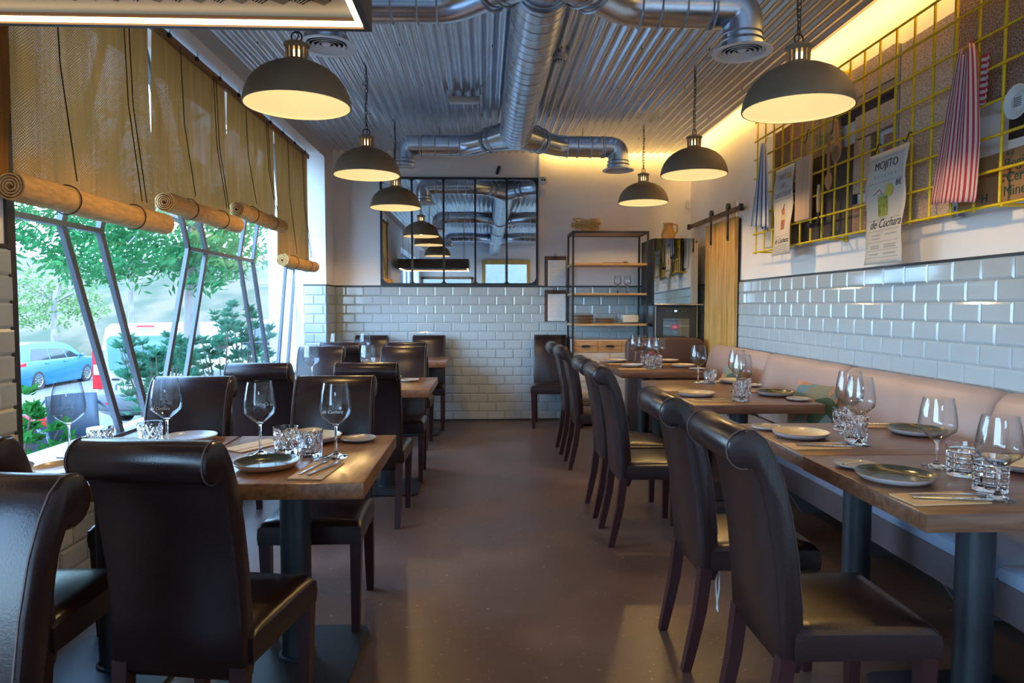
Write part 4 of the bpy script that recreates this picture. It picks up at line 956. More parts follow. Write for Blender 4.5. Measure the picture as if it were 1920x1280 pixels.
o = MB().add([(-.06, -.08, 0), (.05, -.09, 0), (.07, .06, .002), (-.05, .08, 0), (-.03, 0, .022)], [(0, 1, 4), (1, 2, 4), (2, 3, 4), (3, 0, 4), (3, 2, 1, 0)]).build('loose_paper', WHITEPAPER, None, (1.09, 7.46, SH[0]+.001), 0); tag(o, 'crumpled white paper on the upper rack shelf', 'paper')
o = thing('dark_folder', 'flat dark brown folder lying on the upper rack shelf', 'folder', (1.45, 7.47, SH[0]+.0005)); MB().box(-.16, .12, -.1, .1, 0, .008).build('cover', CLIPWOOD, o, smooth=0); MB().rbox(.06, .10, -.1, -.06, .008, .016, .002, 1).build('clasp', BLACKSTEEL, o)
random.seed(5); m = MB(); pts = []
for k in range(150):
    a = k*.42; r_ = .085 + .036*math.sin(k*.71); tilt = .9*math.sin(k*.097); pts.append(Vector((r_*math.cos(a)*1.35, r_*math.sin(a)*.75, .068 + .058*math.sin(a*.5+tilt*3)*math.sin(k*.23)+.008*math.sin(k*.5))))
o = m.tube(pts, .0075, 6).build('rope_coil', ROPE, None, (1.12, 7.53, rz1+.022)); tag(o, 'loose coil of straw rope lying on top of the shelf rack', 'rope')
# wooden cabinet with drawers inside the foot of the rack
cb = thing('drawer_cabinet', 'low wooden cabinet with cup-pull drawers under the shelf rack', 'cabinet', (1.36, 7.55, 0))
def CB(m, nm, mt, sm=0, par=None): return m.build(nm, mt, par or cb, (-1.36, -7.55, 0) if par is None else None, sm)
CB(MB().box(.968, 1.752, 7.37, 7.745, .03, .945), 'body', PALEWOOD)
for k in range(3):
    a = .972 + k*.262
    d = CB(MB().box(a, a+.254, 7.352, 7.37, .880, .938).box(a, a+.254, 7.352, 7.37, .812, .876), 'drawer', DRAWERWOOD)
    MB().prism([(a+.08-1.36, .868), (a+.17-1.36, .868), (a+.158-1.36, .890), (a+.092-1.36, .890)], 7.332-7.55, 7.352-7.55, 'xz').build('cup_pull', BLACKSTEEL, d, (1.36, 7.55, 0), 0)
for r_ in range(5):
    z1_ = .802 - r_*.155
    for c_ in range(2):
        a = .972 + c_*.392 + (0 if r_ % 2 else .0); CB(MB().box(a, a+.386, 7.354, 7.37, z1_-.150, z1_), 'plank', PALEWOOD)

# ------------------------------------------------------------------ drinks fridge with mirrored upper door, jug
fx0, fx1, fy0, fy1 = 1.815, 2.245, 7.15, 7.72
f = thing('drinks_fridge', 'black glass-fronted drinks fridge with a lit display, lower of the pair', 'fridge', (2.02, 7.4, 0))
def FR(m, nm, mt, sm=0, par=None): return m.build(nm, mt, par or f, (-2.02, -7.4, 0) if par is None else None, sm)
FR(MB().box(fx0, fx1, fy0+.03, fy1, 0.02, 1.315), 'body', PLASTICBLACK)
dr = FR(MB().box(fx0, fx1, fy0, fy0+.028, .06, 1.30), 'door', mat('fridge_door', (.035, .035, .038), .15), 0)
FR(MB().box(fx0+.075, fx1-.075, fy0-.002, fy0, .70, 1.18), 'glass_panel', mat('fridge_glass', (.22, .24, .25), .03, 1.0))
for zz in (1.10, .98, .86): FR(MB().box(fx0+.08, fx1-.08, fy0-.004, fy0-.002, zz, zz+.006), 'shelf_edge', STEEL)
FR(MB().box(2.01, 2.035, fy0-.003, fy0, 1.252, 1.268), 'display', emat('blue_display', (.25, .45, 1), 2.5))
for dx in (-.09, -.05, .075, .105): FR(MB().cyl((2.022+dx, fy0, 1.258), (2.022+dx, fy0-.003, 1.258), .007, n=10), 'touch_key', mat('key_grey', (.15, .15, .15), .5))
FR(MB().rbox(1.975, 2.055, fy0-.006, fy0-.003, 1.07, 1.115, .0012, 1), 'pink_sticker', mat('pink_sticker', (.55, .06, .18), .5))
link('sticker_word', text_mesh('sticker_word', 'Ole', .03, mat('sticker_white', (.8, .7, .72), .6)), f, (2.015-2.02, fy0-.0068-7.4, 1.082), BWR)
FR(MB().box(fx0-.012, fx0-.004, fy0-.004, fy1, .02, 1.315).box(fx1+.004, fx1+.010, fy0-.004, fy1-.1, .02, 1.315), 'side_trim', STEEL)
u = thing('mirrored_cabinet', 'upper fridge with mirror-like glass door reflecting the yellow grid', 'fridge', (2.02, 7.4, 1.33))
MB().box(fx0-.03-2.02, fx1-2.02, fy0+.024-7.4, fy1-7.4, 0, .695).build('body', PLASTICBLACK, u, smooth=0)
MB().box(0, fx1-fx0+.025, 0, .018, .004, .69).build('door', MIRRORDARK, u, (fx0-.025-2.02, fy0-7.4, 0), 0, rot=(0, 0, R(-4)))
MB().cyl((fx0-.03-2.02, fy0-7.4-.04, -.002), (fx1+.06-2.02, fy0-7.4-.04, -.002), .008, n=10).build('handle_bar', STEEL, u)
MB().box(-.03, .03, fy0-7.4-.04, fy0-7.4, -.006, .003).build('handle_mount', STEEL, u, smooth=0)
MB().cyl((fx1-.02-2.02, fy0-7.4-.042, .655), (fx1-.02-2.02, fy0-7.4-.02, .655), .01, n=10).build('hinge', PLASTICBLACK, u)
j = thing('clay_jug', 'two-tone clay jug standing on top of the mirrored fridge', 'jug', (1.99, 7.36, 2.026))
MB().lathe([(.001, 0), (.062, 0), (.074, .03), (.076, .065), (.066, .10), (.052, .125), (.050, .16), (.056, .178), (.052, .178), (.046, .16), (.048, .125), (.06, .1), (.07, .065), (.068, .03), (.001, .006)], 32).build('body', CLAY, j)
MB().tube(fillet([(.050, 0, .165), (.098, 0, .165), (.100, 0, .09), (.070, 0, .075)], .035, 5), .0085, 8).build('handle', CLAY, j)

# ------------------------------------------------------------------ sliding barn door on its rail
bd = thing('barn_door', 'tall honey-coloured wooden sliding door on the side wall beside the fridge', 'door', (2.327, 6.66, 0))
nb = 4; ya, yb = 6.245, 7.085
for k in range(nb):
    w_ = (yb-ya)/nb; MB().rbox(-.018, .018, ya+k*w_+.001-6.66, ya+(k+1)*w_-.001-6.66, .02, 2.14, .003, 1).build('board', RATTANWOOD, bd)
for y in (6.42, 6.90):
    hg = MB().box(-.028, -.020, y-.018-6.66, y+.018-6.66, 1.93, 2.24).build('hanger_strap', BLACKSTEEL, bd, smooth=0)
    MB().cyl((-.034, y-6.66, 2.245), (-.008, y-6.66, 2.245), .036, n=20).build('roller', BLACKSTEEL, hg)
    MB().cyl((-.034, y-6.66, 1.96), (-.026, y-6.66, 1.96), .010, n=8).build('bolt', BLACKSTEEL, hg)
rl = thing('door_rail', 'rusty brown sliding-door rail mounted above the barn door', 'rail', (2.31, 6.9, 2.2))
MB().box(-.008, .004, -.80, .76, -.025, .02).build('bar', mat('rail_steel', (.13, .075, .055), .5, .4), rl, smooth=0)
for y in (-.7, -.25, .2, .65): MB().cyl((-.014, y, 0), (.06, y, 0), .011, n=8).build('standoff', BLACKSTEEL, rl)
for y in (-.80, .76): MB().box(-.02, .012, y-.015, y+.015, -.03, .03).build('end_stop', BLACKSTEEL, rl, smooth=0)
o = MB().box(2.352, 2.369, 6.25, 7.05, .02, 2.12).build('doorway_shade_sheet', mat('doorway_shadow', (.02, .018, .018), .9), wall_right, smooth=0)  # near-black sheet on the solid wall, painted shade of the opening

# ------------------------------------------------------------------ panels fixed to the right wall behind the grid
def panel(name, mt, y0, y1, z0, z1, label, x0=2.315, x1=2.345, cat='panel', b=.002):
    o = MB().rbox(x0, x1, y0, y1, z0, z1, b, 1).build(name, mt, smooth=0); return tag(o, label, cat)
panel('particle_board', CHIP, 3.345, 3.775, 1.765, 2.76, 'tall pale chipboard panel behind the yellow grid')
panel('particle_board', CHIPDARK, 2.30, 3.335, 2.255, 2.80, 'dark speckled chipboard panel behind the red striped apron')
panel('particle_board', CHIP, 3.83, 4.44, 2.60, 2.79, 'upper chipboard strip behind the large grid-side pendant')
panel('chipboard_strip', mat('weathered_strip', (.38, .29, .25), .8, var=.2, vscale=20), 3.83, 4.44, 2.545, 2.592, 'weathered wooden strip below the upper chipboard strip')
panel('gap_shade_strip', DARKBOARD, 3.83, 4.44, 2.49, 2.54, 'dark strip painted as the shaded slot in the grid panelling', 2.335, 2.365)  # recessed strip, its dark colour standing for the shade in a slot
panel('particle_board', CHIP, 3.83, 4.235, 2.345, 2.485, 'chipboard piece below the dark slot strip')
panel('particle_board', CHIP, 4.055, 4.245, 2.01, 2.335, 'chipboard piece beside the olive batten and slotted spoon')
panel('olive_batten', mat('olive_wood', (.19, .145, .05), .6), 4.015, 4.05, 2.02, 2.33, 'olive wooden batten behind the grid', cat='batten')
panel('white_backing_board', WHITEMETAL, 3.82, 4.245, 1.95, 2.335, 'white board showing between the chipboard pieces', 2.347, 2.366)
panel('particle_board', CHIPRED, 3.82, 3.925, 2.06, 2.30, 'small reddish chipboard square above the cocktail sheet')
panel('particle_board', CHIPRED, 3.83, 4.245, 1.765, 1.945, 'reddish chipboard piece at the bottom rail of the grid')
panel('steel_strip', GREYSTEEL, 3.782, 3.812, 2.0, 2.77, 'thin grey steel strip between chipboard panels', cat='strip')
sp = panel('slotted_post', GREYSTEEL, 3.275, 3.335, 1.745, 2.25, 'grey slotted steel post beside the red striped apron', cat='post')
for k in range(8): MB().box(2.312, 2.3152, 3.292, 3.302, 1.78+k*.06, 1.80+k*.06).build('slot', PLASTICBLACK, sp, smooth=0)
panel('dark_board', DARKBOARD, 2.3, 3.0, 2.05, 2.25, 'dark board painted as the shadow above the cardboard box', 2.34, 2.365)  # black panel standing in for the shadow over the box
panel('white_shelf_edge', WHITEMETAL, 2.3, 2.99, 2.005, 2.045, 'pale ledge above the cardboard box', 2.33, 2.365, cat='ledge')
bx = panel('cardboard_box', CARDBOARD, 2.55, 3.26, 1.772, 1.995, 'printed cardboard box at the bottom of the grid', 2.30, cat='box')
GREENINK = mat('green_ink', (.02, .075, .055), .7)
for s, sz, y, z in (('Regi', .065, 2.965, 1.915), ('Cer', .062, 2.95, 1.855), ('Mine', .066, 2.965, 1.795)):
    link('printed_word', text_mesh('printed_word', s, sz, GREENINK, align='LEFT'), bx, (2.2985, y, z), RW)
link('printed_word', text_mesh('printed_word', 'de', .026, GREENINK, align='LEFT'), bx, (2.2985, 2.985, 1.858), RW)
link('printed_word', text_mesh('printed_word', 'H', .06, GREENINK, align='LEFT'), bx, (2.2985, 3.10, 1.785), RW)
link('printed_word', text_mesh('printed_word', '& d', .03, GREENINK, align='LEFT'), bx, (2.2985, 2.955, 1.970), RW)
panel('dark_board', DARKBOARD, 4.25, 4.92, 1.775, 2.33, 'large dark board behind the wooden spoon and ladle')
panel('dark_board', mat('dark_brown_board', (.075, .045, .035), .6, var=.2, vscale=6), 4.925, 5.42, 1.775, 2.15, 'dark brown board behind the milkshake sheet')
sg = panel('printed_crate_board', mat('pale_crate_wood', (.50, .36, .22), .7, var=.15, vscale=10, stretch=(1, 1, 8)), 4.445, 4.92, 2.34, 2.70, 'pale crate board with green lettering behind the grid')
for s, y in (('i', 4.72), ('b', 4.66), ('u', 4.60), ('c', 4.53)): link('printed_letter', text_mesh('printed_letter', s, .13, mat('faded_green', (.12, .22, .08), .8)), sg, (2.3135, y, 2.42), RW)
MB().box(2.3135, 2.3145, 4.682, 4.690, 2.36, 2.62).build('red_stripe', mat('faded_red', (.5, .08, .07), .8), sg, smooth=0)
panel('particle_board', CHIPRED, 4.93, 5.16, 2.17, 2.68, 'reddish chipboard panel behind the top of the milkshake sheet')
panel('brown_batten_board', mat('brown_board', (.20, .11, .06), .6, var=.2, vscale=9), 5.165, 5.42, 2.17, 2.68, 'brown perforated board beside the blue striped apron')
panel('white_board', WHITEMETAL, 5.43, 5.68, 1.80, 2.70, 'white board at the far end of the grid', 2.347, 2.366)
o = MB().tube([(2.285, 3.285, 2.20), (2.285, 3.285, 2.95)], .011, 10).build('wooden_pole', mat('pole_wood', (.50, .34, .17), .6, var=.1, vscale=9)); tag(o, 'pale wooden pole standing upright behind the grid', 'pole')

# ------------------------------------------------------------------ yellow steel grid
gr = thing('wall_grid', 'bright yellow reinforcing-bar grid mounted on the wall', 'grid', (2.262, 4.0, 1.755))
GY = [2.302 + .1585*k for k in range(22)]; GZ = [1.755 + .152*k for k in range(8)]
def rebar(p0, p1, r=.0075):
    p0 = Vector(p0); p1 = Vector(p1); m = MB(); L = (p1-p0).length; n = int(L/.016); pts = []; rs = []
    for k in range(n+1):
        for e, rr in ((-.3, r*.92), (0, r*1.10), (.3, r*.92)):
            q = (k+e)/n
            if 0 <= q <= 1: pts.append(p0.lerp(p1, q)); rs.append(rr)
    return m.tube(pts, rs, 7)
vm = rebar((0, 0, -.012), (0, 0, GZ[-1]-GZ[0]+.012)).mesh('upright_bar', YELLOW, 60); hm = rebar((0, GY[0]-4.02, 0), (0, GY[-1]-3.98, 0), .0072).mesh('cross_bar', YELLOW, 60)
for y in GY: link('upright_bar', vm, gr, (0, y-4.0, 0))
for z in GZ: link('cross_bar', hm, gr, (-.0145, 0, z-GZ[0]))
for y in (2.9, 4.40, 5.5):
    for z in (GZ[0]-.006, GZ[-1]): MB().tube([(.10, y-4, z-GZ[0]), (-.02, y-4, z-GZ[0])], .008, 7).cyl((.10, y-4, z-GZ[0]), (.094, y-4, z-GZ[0]), .022, n=10).build('wall_bracket', YELLOW, gr)
# hooks
def hook(y, z, label, mt=CHAIN, x=2.247, hgt=.09):
    pts = [(x+.012, y, z-.012), (x+.008, y, z+.008), (x-.006, y, z+.012), (x-.012, y, z), (x-.014, y+.004, z-hgt*.6), (x-.020, y+.004, z-hgt), (x-.030, y+.002, z-hgt-.012), (x-.042, y, z-hgt)]
    o = MB().tube(fillet(pts, .012, 4), .0028, 6).build('s_hook', mt); tag(o, label, 'hook')
# striped aprons: draped cloth with folds, thickness by solid back
def cloth(name, mt, fn, nu, nv, uvf, label, cat='apron'):
    m = MB(); us = [i/nu for i in range(nu+1)]; vs = [j/nv for j in range(nv+1)]
    m.grid(fn, us, vs); me = m.mesh(name, mt, 70, recalc=False)
    uvl = me.uv_layers.new(name='UVMap'); co = [uvf(u, v) for u in us for v in vs]
    for lp in me.loops: uvl.data[lp.index].uv = co[lp.vertex_index]
    o = link(name, me); sm = o.modifiers.new('thickness', 'SOLIDIFY'); sm.thickness = .003; sm.offset = 0
    return tag(o, label, cat)
def red_fn(u, v):
    w_ = .050 + .145*min(1, v*1.05)**.8; yc = 3.09 + .045*v*v + .02*math.sin(v*3)
    y = yc + (.5-u)*2*w_*.86; z = 2.475 - .665*v - .035*u*(v) + .02*math.sin(u*9)*(1-v)
    x = 2.205 - .035*math.sin(u*PI)*(.6+.4*v) - .007*math.sin(u*17+v*2)*(1-.5*v)
    if v > .62 and u > .8: y += (u-.8)*.45*(v-.62)
    return (x, y, z)
ra = cloth('striped_apron', REDSTRIPE, red_fn, 36, 24, lambda u, v: (u*.40+.10*v*(1-.3*v)-.05*math.sin(v*2), v), 'red and white striped apron hanging from a hook on the grid')
MB().tube([(2.215, 3.098, 2.475), (2.225, 3.085, 2.515), (2.214, 3.09, 2.545), (2.212, 3.10, 2.50), (2.214, 3.105, 2.478)], .003, 5).build('loop', mat('red_tape', (.5, .08, .1), .8), ra)
def red2(u, v): return (2.238-.01*math.sin(u*8), 3.01+.05*(.5-u)+.01*v, 2.43-.22*v)
m = MB(); m.grid(red2, [i/8 for i in range(9)], [i/8 for i in range(9)]); me = m.mesh('folded_corner', REDSTRIPE, 70, recalc=False)
uvl = me.uv_layers.new(name='UVMap')
for lp in me.loops: uvl.data[lp.index].uv = ((lp.vertex_index % 9)/8*.25, 0)
q = link('folded_corner', me, ra); q.modifiers.new('thickness', 'SOLIDIFY').thickness = .003
hook(3.095, 2.517, 'pale hook carrying the red striped apron', STEEL, hgt=.01)
def blue_fn(u, v):
    w_ = .012 + .155*v**.75; y = 5.36 + .07*v + (.5-u)*2*w_; z = 2.59 - .62*v - .045*u*v
    return (2.212 - .03*math.sin(u*PI) - .012*math.sin(u*19)*(v**.5), y, z)
ba = cloth('striped_apron', BLUESTRIPE, blue_fn, 36, 20, lambda u, v: (u*.36, v), 'blue and white striped apron hanging at the far end of the grid')
m = MB(); m.grid(lambda u, v: (2.225-.012*math.sin(u*14), 5.36+.12*(.5-u), 2.0-.07*v-.03*u), [i/14 for i in range(15)], [0, .5, 1]); me = m.mesh('lower_fold', BLUESTRIPE, 70, recalc=False); uvl = me.uv_layers.new(name='UVMap')
for lp in me.loops: uvl.data[lp.index].uv = ((lp.vertex_index//3)/14*.22, 0)
q = link('lower_fold', me, ba); q.modifiers.new('thickness', 'SOLIDIFY').thickness = .003
MB().tube([(2.212, 5.36, 2.585), (2.225, 5.365, 2.62), (2.235, 5.36, 2.64)], .002, 5).build('loop', JUTECORD, ba)
# hanging printed sheets
def sheet(yl, yr, zt, zb, label, lean, art):
    nu, nv = 12, 26; xb = 2.232
    def P(u, v):
        e = .008*math.sin(v*15+u)*(1 if u in (0, 1) else 0)
        x = xb - .010 - .028*lean*math.sin(v*3.0+.3) - .016*math.sin(v*7+u*2)*v - .02*v*v
        return (x, yl + (yr-yl)*u - e, zt + (zb-zt)*v)
    m = MB(); m.grid(P, [i/nu for i in range(nu+1)], [j/nv for j in range(nv+1)])
    o = m.build('printed_sheet', PAPER, smooth=70, recalc=False); o.modifiers.new('thickness', 'SOLIDIFY').thickness = .0012
    tag(o, label, 'menu sheet')
    W_, H_ = abs(yr-yl), abs(zt-zb)
    def flat(me, name, u, v, off=.0022):
        sg_ = 1 if yl > yr else -1
        for vt in me.vertices:
            uu, vv = u + vt.co.x/W_, v - vt.co.y/H_; p = P(min(1, max(0, uu)), min(1, max(0, vv)))
            vt.co = (p[0] - off - vt.co.z, yl - sg_*uu*W_, zt - vv*H_)
        return link(name, me, o)
    def strip(name, mt, u0, u1, v0, v1, off=.0018):
        mm = MB(); mm.grid(lambda a, b: (P(a, b)[0]-off, P(a, b)[1], P(a, b)[2]), [u0+(u1-u0)*i/4 for i in range(5)], [v0+(v1-v0)*i/4 for i in range(5)])
        q = mm.build(name, mt, o, smooth=70, recalc=False); return q
    art(flat, strip, P, o)
    return o
PRINTG = mat('printed_grey', (.10, .10, .10), .8)
def art_drink(flat, strip, P, o):
    flat(text_mesh('title_word', 'MOJITO', .062, INK), 'title_word', .5, .155)
    for i in range(7): strip('faded_letters', mat('faded_print', (.42, .44, .47), .8), .22+i*.085, .26+i*.085, .205, .235)
    for v in (.055, .27, .60, .70, .80, .875, .94): strip('ruled_line', PRINTG, .06, .93, v, v+.0028)
    flat(text_mesh('price', '8€', .045, INK), 'price', .84, .335)
    strip('glass_body', mat('print_green', (.30, .33, .06), .8, var=.5, vscale=40), .33, .58, .40, .575); strip('glass_top', mat('print_pale_green', (.42, .46, .30), .8), .33, .58, .375, .40); strip('glass_foot', mat('print_pale_green', (.42, .46, .30), .8), .36, .55, .575, .59)
    mm = MB(); c = P(.62, .36); mm.lathe([(.001, 0), (.036, 0), (.036, .001), (.001, .001)], 20)
    q = mm.build('lime_slice', mat('print_lime', (.55, .50, .08), .8), o); q.location = (c[0]-.003, c[1], c[2]); q.rotation_euler = (0, -PI/2, 0)
    mm = MB(); a, b, c = (P(*k) for k in ((.22, .375), (.38, .335), (.46, .395)))
    mm.tube([(k[0]-.003, k[1], k[2]) for k in (a, b, c)], .0022, 5).build('straw', mat('print_red', (.45, .15, .12), .8), o)
    flat(text_mesh('script_name', 'de Cuchara', .066, INK, shear=.45), 'script_name', .52, .675)
    for v in (.735, .765, .83, .85, .905): strip('fine_print', mat('faded_print2', (.36, .35, .34), .8), .15, .42, v, v+.012); 
    for v in (.735, .83, .85, .905): strip('fine_print', MATS['faded_print2'], .55, .88, v, v+.012)
def art_shake(flat, strip, P, o):
    flat(text_mesh('title_word', 'TART', .055, mat('print_mauve', (.30, .18, .22), .8)), 'title_word', .42, .135)
    flat(text_mesh('title_word', 'DEL', .050, mat('print_rust', (.45, .22, .16), .8)), 'title_word', .52, .235)
    flat(text_mesh('title_word', 'CHOCOLAT', .048, mat('print_slate', (.18, .16, .20), .8)), 'title_word', .5, .335)
    strip('price_patch', mat('print_orange', (.70, .42, .12), .8), .68, .90, .08, .15)
    for v in (.37, .78, .885): strip('ruled_line', PRINTG, .05, .93, v, v+.003)
    strip('glass_body', mat('print_brown', (.36, .14, .09), .8, var=.4, vscale=50), .40, .62, .60, .71); strip('cream_top', mat('print_cream', (.60, .50, .32), .8), .39, .63, .54, .60); strip('scoop', mat('print_berry', (.45, .16, .12), .8), .43, .60, .475, .54)
    mm = MB(); a, b = P(.52, .48), P(.60, .425); mm.tube([(a[0]-.003, a[1], a[2]), (b[0]-.003, b[1], b[2])], .003, 5).build('straw', INK, o)
    flat(text_mesh('script_name', 'de Cuchara', .056, INK, shear=.45), 'script_name', .52, .865)
    for v in (.90, .92, .94, .96): strip('fine_print', mat('faded_print2', (.36, .35, .34), .8), .08, .9, v, v+.009)
sheet(3.885, 3.525, 2.165, 1.545, 'cocktail menu sheet with a green drink clipped to the grid', .7, art_drink)
sheet(5.165, 4.85, 2.335, 1.690, 'milkshake menu sheet hanging beside the blue striped apron', .5, art_shake)
hook(3.84, 2.218, 'small dark hook at one top corner of the cocktail sheet', hgt=.03); hook(3.56, 2.216, 'small red-tipped hook at the other top corner of the cocktail sheet', hgt=.03)
# kitchen tools
cbd = thing('cutting_board', 'plain pale wooden cutting board hanging from a hook on the grid', 'board', (2.225, 4.72, 1.91))
MB().rbox(-.012, .012, -.108, .108, 0, .435, .004, 2).build('blade', BOARDWOOD, cbd); MB().rbox(-.010, .010, -.018, .018, .435, .53, .006, 2).build('handle', SPOONWOOD, cbd)
hook(4.70, 2.516, 'black hook carrying the cutting board', hgt=.07); hook(4.345, 2.516, 'black hook carrying the wooden spoon', hgt=.10)
ws = thing('wooden_spoon', 'large wooden spoon hanging bowl-down on the grid', 'spoon', (2.21, 4.345, 2.115))
m = MB(); ks = [i/12 for i in range(13)]
m.grid(lambda u, v: (-.022*math.sin(u*PI)*math.sin(v*PI) , (v-.5)*.088*math.sin(PI*min(.999, max(.001, u)))**.6, -.06+.12*u), ks, ks)
q = m.build('bowl', SPOONWOOD, ws, smooth=70, recalc=False); q.modifiers.new('thickness', 'SOLIDIFY').thickness = .007
MB().tube([(0, 0, .05), (-.004, 0, .15), (0, 0, .295)], [.010, .0085, .008], 8).build('handle', SPOONWOOD, ws)
ld = thing('soup_ladle', 'black ladle with a blond wooden handle hanging on the grid', 'ladle', (2.205, 4.46, 1.86))
MB().tube([(0, 0, .25), (0, 0, .17), (0, 0, .07)], [.010, .0135, .010], 10).build('handle', mat('blond_wood', (.60, .40, .20), .5), ld); MB().tube(fillet([(0, 0, .075), (0, 0, .015), (0, .025, .0)], .03, 4), .006, 8).build('neck', PLASTICBLACK, ld)
MB().lathe([(.001, -.03), (.025, -.026), (.04, -.012), (.044, .004), (.040, .004), (.036, -.010), (.022, -.022), (.001, -.026)], 24).build('bowl', PLASTICBLACK, ld, (0, .062, .0))
sk = thing('wooden_skimmer', 'round slotted wooden skimmer with a long handle on the grid', 'skimmer', (2.205, 4.235, 2.265))
q = MB().lathe([(.001, 0), (.052, 0), (.056, .004), (.052, .009), (.001, .008)], 28).build('disc', SPOONWOOD, sk, rot=(0, -PI/2, 0)); m = MB()
for i in range(-3, 4):
    for k in range(-3, 4):
        if i*i+k*k < 11: m.lathe([(.0035, .0088), (.0035, .0095), (.001, .0095)], 6, (i*.012, k*.012, 0))
m.build('holes', PLASTICBLACK, q, smooth=0); MB().tube([(-.004, 0, .05), (-.004, 0, .20)], .0095, 8).build('handle', SPOONWOOD, sk)
cl = thing('white_colander', 'white perforated strainer disc hanging at the frame edge of the grid', 'strainer', (2.20, 2.760, 2.148))
q = MB().lathe([(.001, 0), (.034, 0), (.044, .004), (.066, .016), (.070, .020), (.066, .022), (.044, .014), (.040, .010), (.034, .010), (.030, .013), (.001, .013)], 36).build('rim', PLASTICWHITE, cl, rot=(0, -PI/2, 0)); m = MB()
for i in range(-3, 4):
    for k in range(-3, 4):
        if i*i+k*k < 9: m.lathe([(.0028, .0125), (.0028, .0138), (.001, .0138)], 6, (i*.008, k*.008, 0))
m.build('holes', PLASTICBLACK, q, smooth=0)

# ------------------------------------------------------------------ outside: street, cars, planting
def zg(x):
    P = [(-2.2, -.10), (-4.0, -.27), (-6.7, -1.0), (-15, -1.58), (-24, -1.6), (-90, -1.6)]
    for (a, za), (b, zb) in zip(P, P[1:]):
        if x >= b: return za + (zb-za)*(a-x)/(a-b)
    return -1.6
m = MB(); gx = [-2.25, -3, -4, -5, -6.7, -9, -12, -15, -20, -30, -50, -90]; gyy = [-30, -10, 0, 4, 8, 12, 18, 26, 40, 70, 120]
m.grid(lambda x, y: (x, y, zg(x)), gx, gyy)
PAVE = mat('sunlit_paving', (.095, .092, .09), .85, var=.12, vscale=1.5)
struct(m.build('ground', PAVE, smooth=60, recalc=False))
struct(MB().box(-60, 60, -60, -4.3, -.4, -.15).build('ground_rear', PAVE, smooth=0))
struct(MB().box(-2.25, 60, 8.1, 120, -1.6, -1.55).build('ground_side', PAVE, smooth=0))
# dry hillside
HILL = two_tone('dry_hillside', (.085, .060, .032), (.036, .038, .015), .55, .40, .58, .95, detail=8, c3=(.020, .034, .011))
m = MB(); random.seed(21)
def hl(u, v):
    x = -75 + 78*u; d = v*34; h = min(1, v*2.2)**.8*6.2 + .9*math.sin(x*.35+v*5)*v + .6*math.sin(x*.9+1.3)*v + .35*math.sin(x*2.3+v*20)*v
    return (x, 36 + d + 4*math.sin(u*6), -1.7 + h)
m.grid(hl, [i/60 for i in range(61)], [j/20 for j in range(21)])
struct(m.build('hill', HILL, smooth=80, recalc=False))
struct(MB().rbox(-2.48, -2.22, 7.98, 8.25, -.3, 3.3, .01, 1).build('pillar_outside', PLASTER, smooth=0))
def leaf_mesh(pts_dirs, L, Wd):
    m = MB()
    for p, d, s in pts_dirs:
        d = d.normalized(); a = d.orthogonal().normalized(); a = (Matrix.Rotation(random.uniform(0, 6.28), 3, d) @ a); n_ = d.cross(a)
        l_, w_ = L*s, Wd*s
        m.add([p, p + d*l_*.45 + a*w_/2 + n_*w_*.12, p + d*l_ - n_*w_*.1, p + d*l_*.45 - a*w_/2 + n_*w_*.12, p + d*l_*.5], [(0, 1, 4), (1, 2, 4), (2, 3, 4), (3, 0, 4)])
    return m
def rv(): 
    while True:
        v = Vector((random.uniform(-1, 1), random.uniform(-1, 1), random.uniform(-1, 1)))
        if .05 < v.length < 1: return v
def leafmat(name, c):
    m, n, l, b = base(name); out = n['Material Output']; n.remove(b)
    t = n.new('ShaderNodeTexNoise'); t.inputs['Scale'].default_value = 3; l.new(coords(n, l), t.inputs['Vector'])
    r = ramp(n, [(.3, tuple(k*.7 for k in c)), (.7, tuple(min(1, k*1.4) for k in c))]); l.new(t.outputs[0], r.inputs[0])
    d = n.new('ShaderNodeBsdfDiffuse'); tr = n.new('ShaderNodeBsdfTranslucent'); l.new(r.outputs[0], d.inputs[0]); l.new(r.outputs[0], tr.inputs[0])
    mx = n.new('ShaderNodeMixShader'); mx.inputs[0].default_value = .4; l.new(d.outputs[0], mx.inputs[1]); l.new(tr.outputs[0], mx.inputs[2])
    l.new(mx.outputs[0], out.inputs[0]); return m
LEAF1 = leafmat('tree_leaf', (.03, .13, .045)); LEAF2 = leafmat('pale_leaf', (.09, .16, .05)); LEAF3 = leafmat('shrub_leaf', (.045, .15, .085)); LEAF4 = leafmat('bush_leaf', (.03, .15, .03))
BARK = mat('bark', (.20, .17, .16), .9, var=.3, vscale=10, stretch=(1, 1, .3), bump=.5, bscale=30); TWIG = mat('twig', (.13, .09, .07), .9)
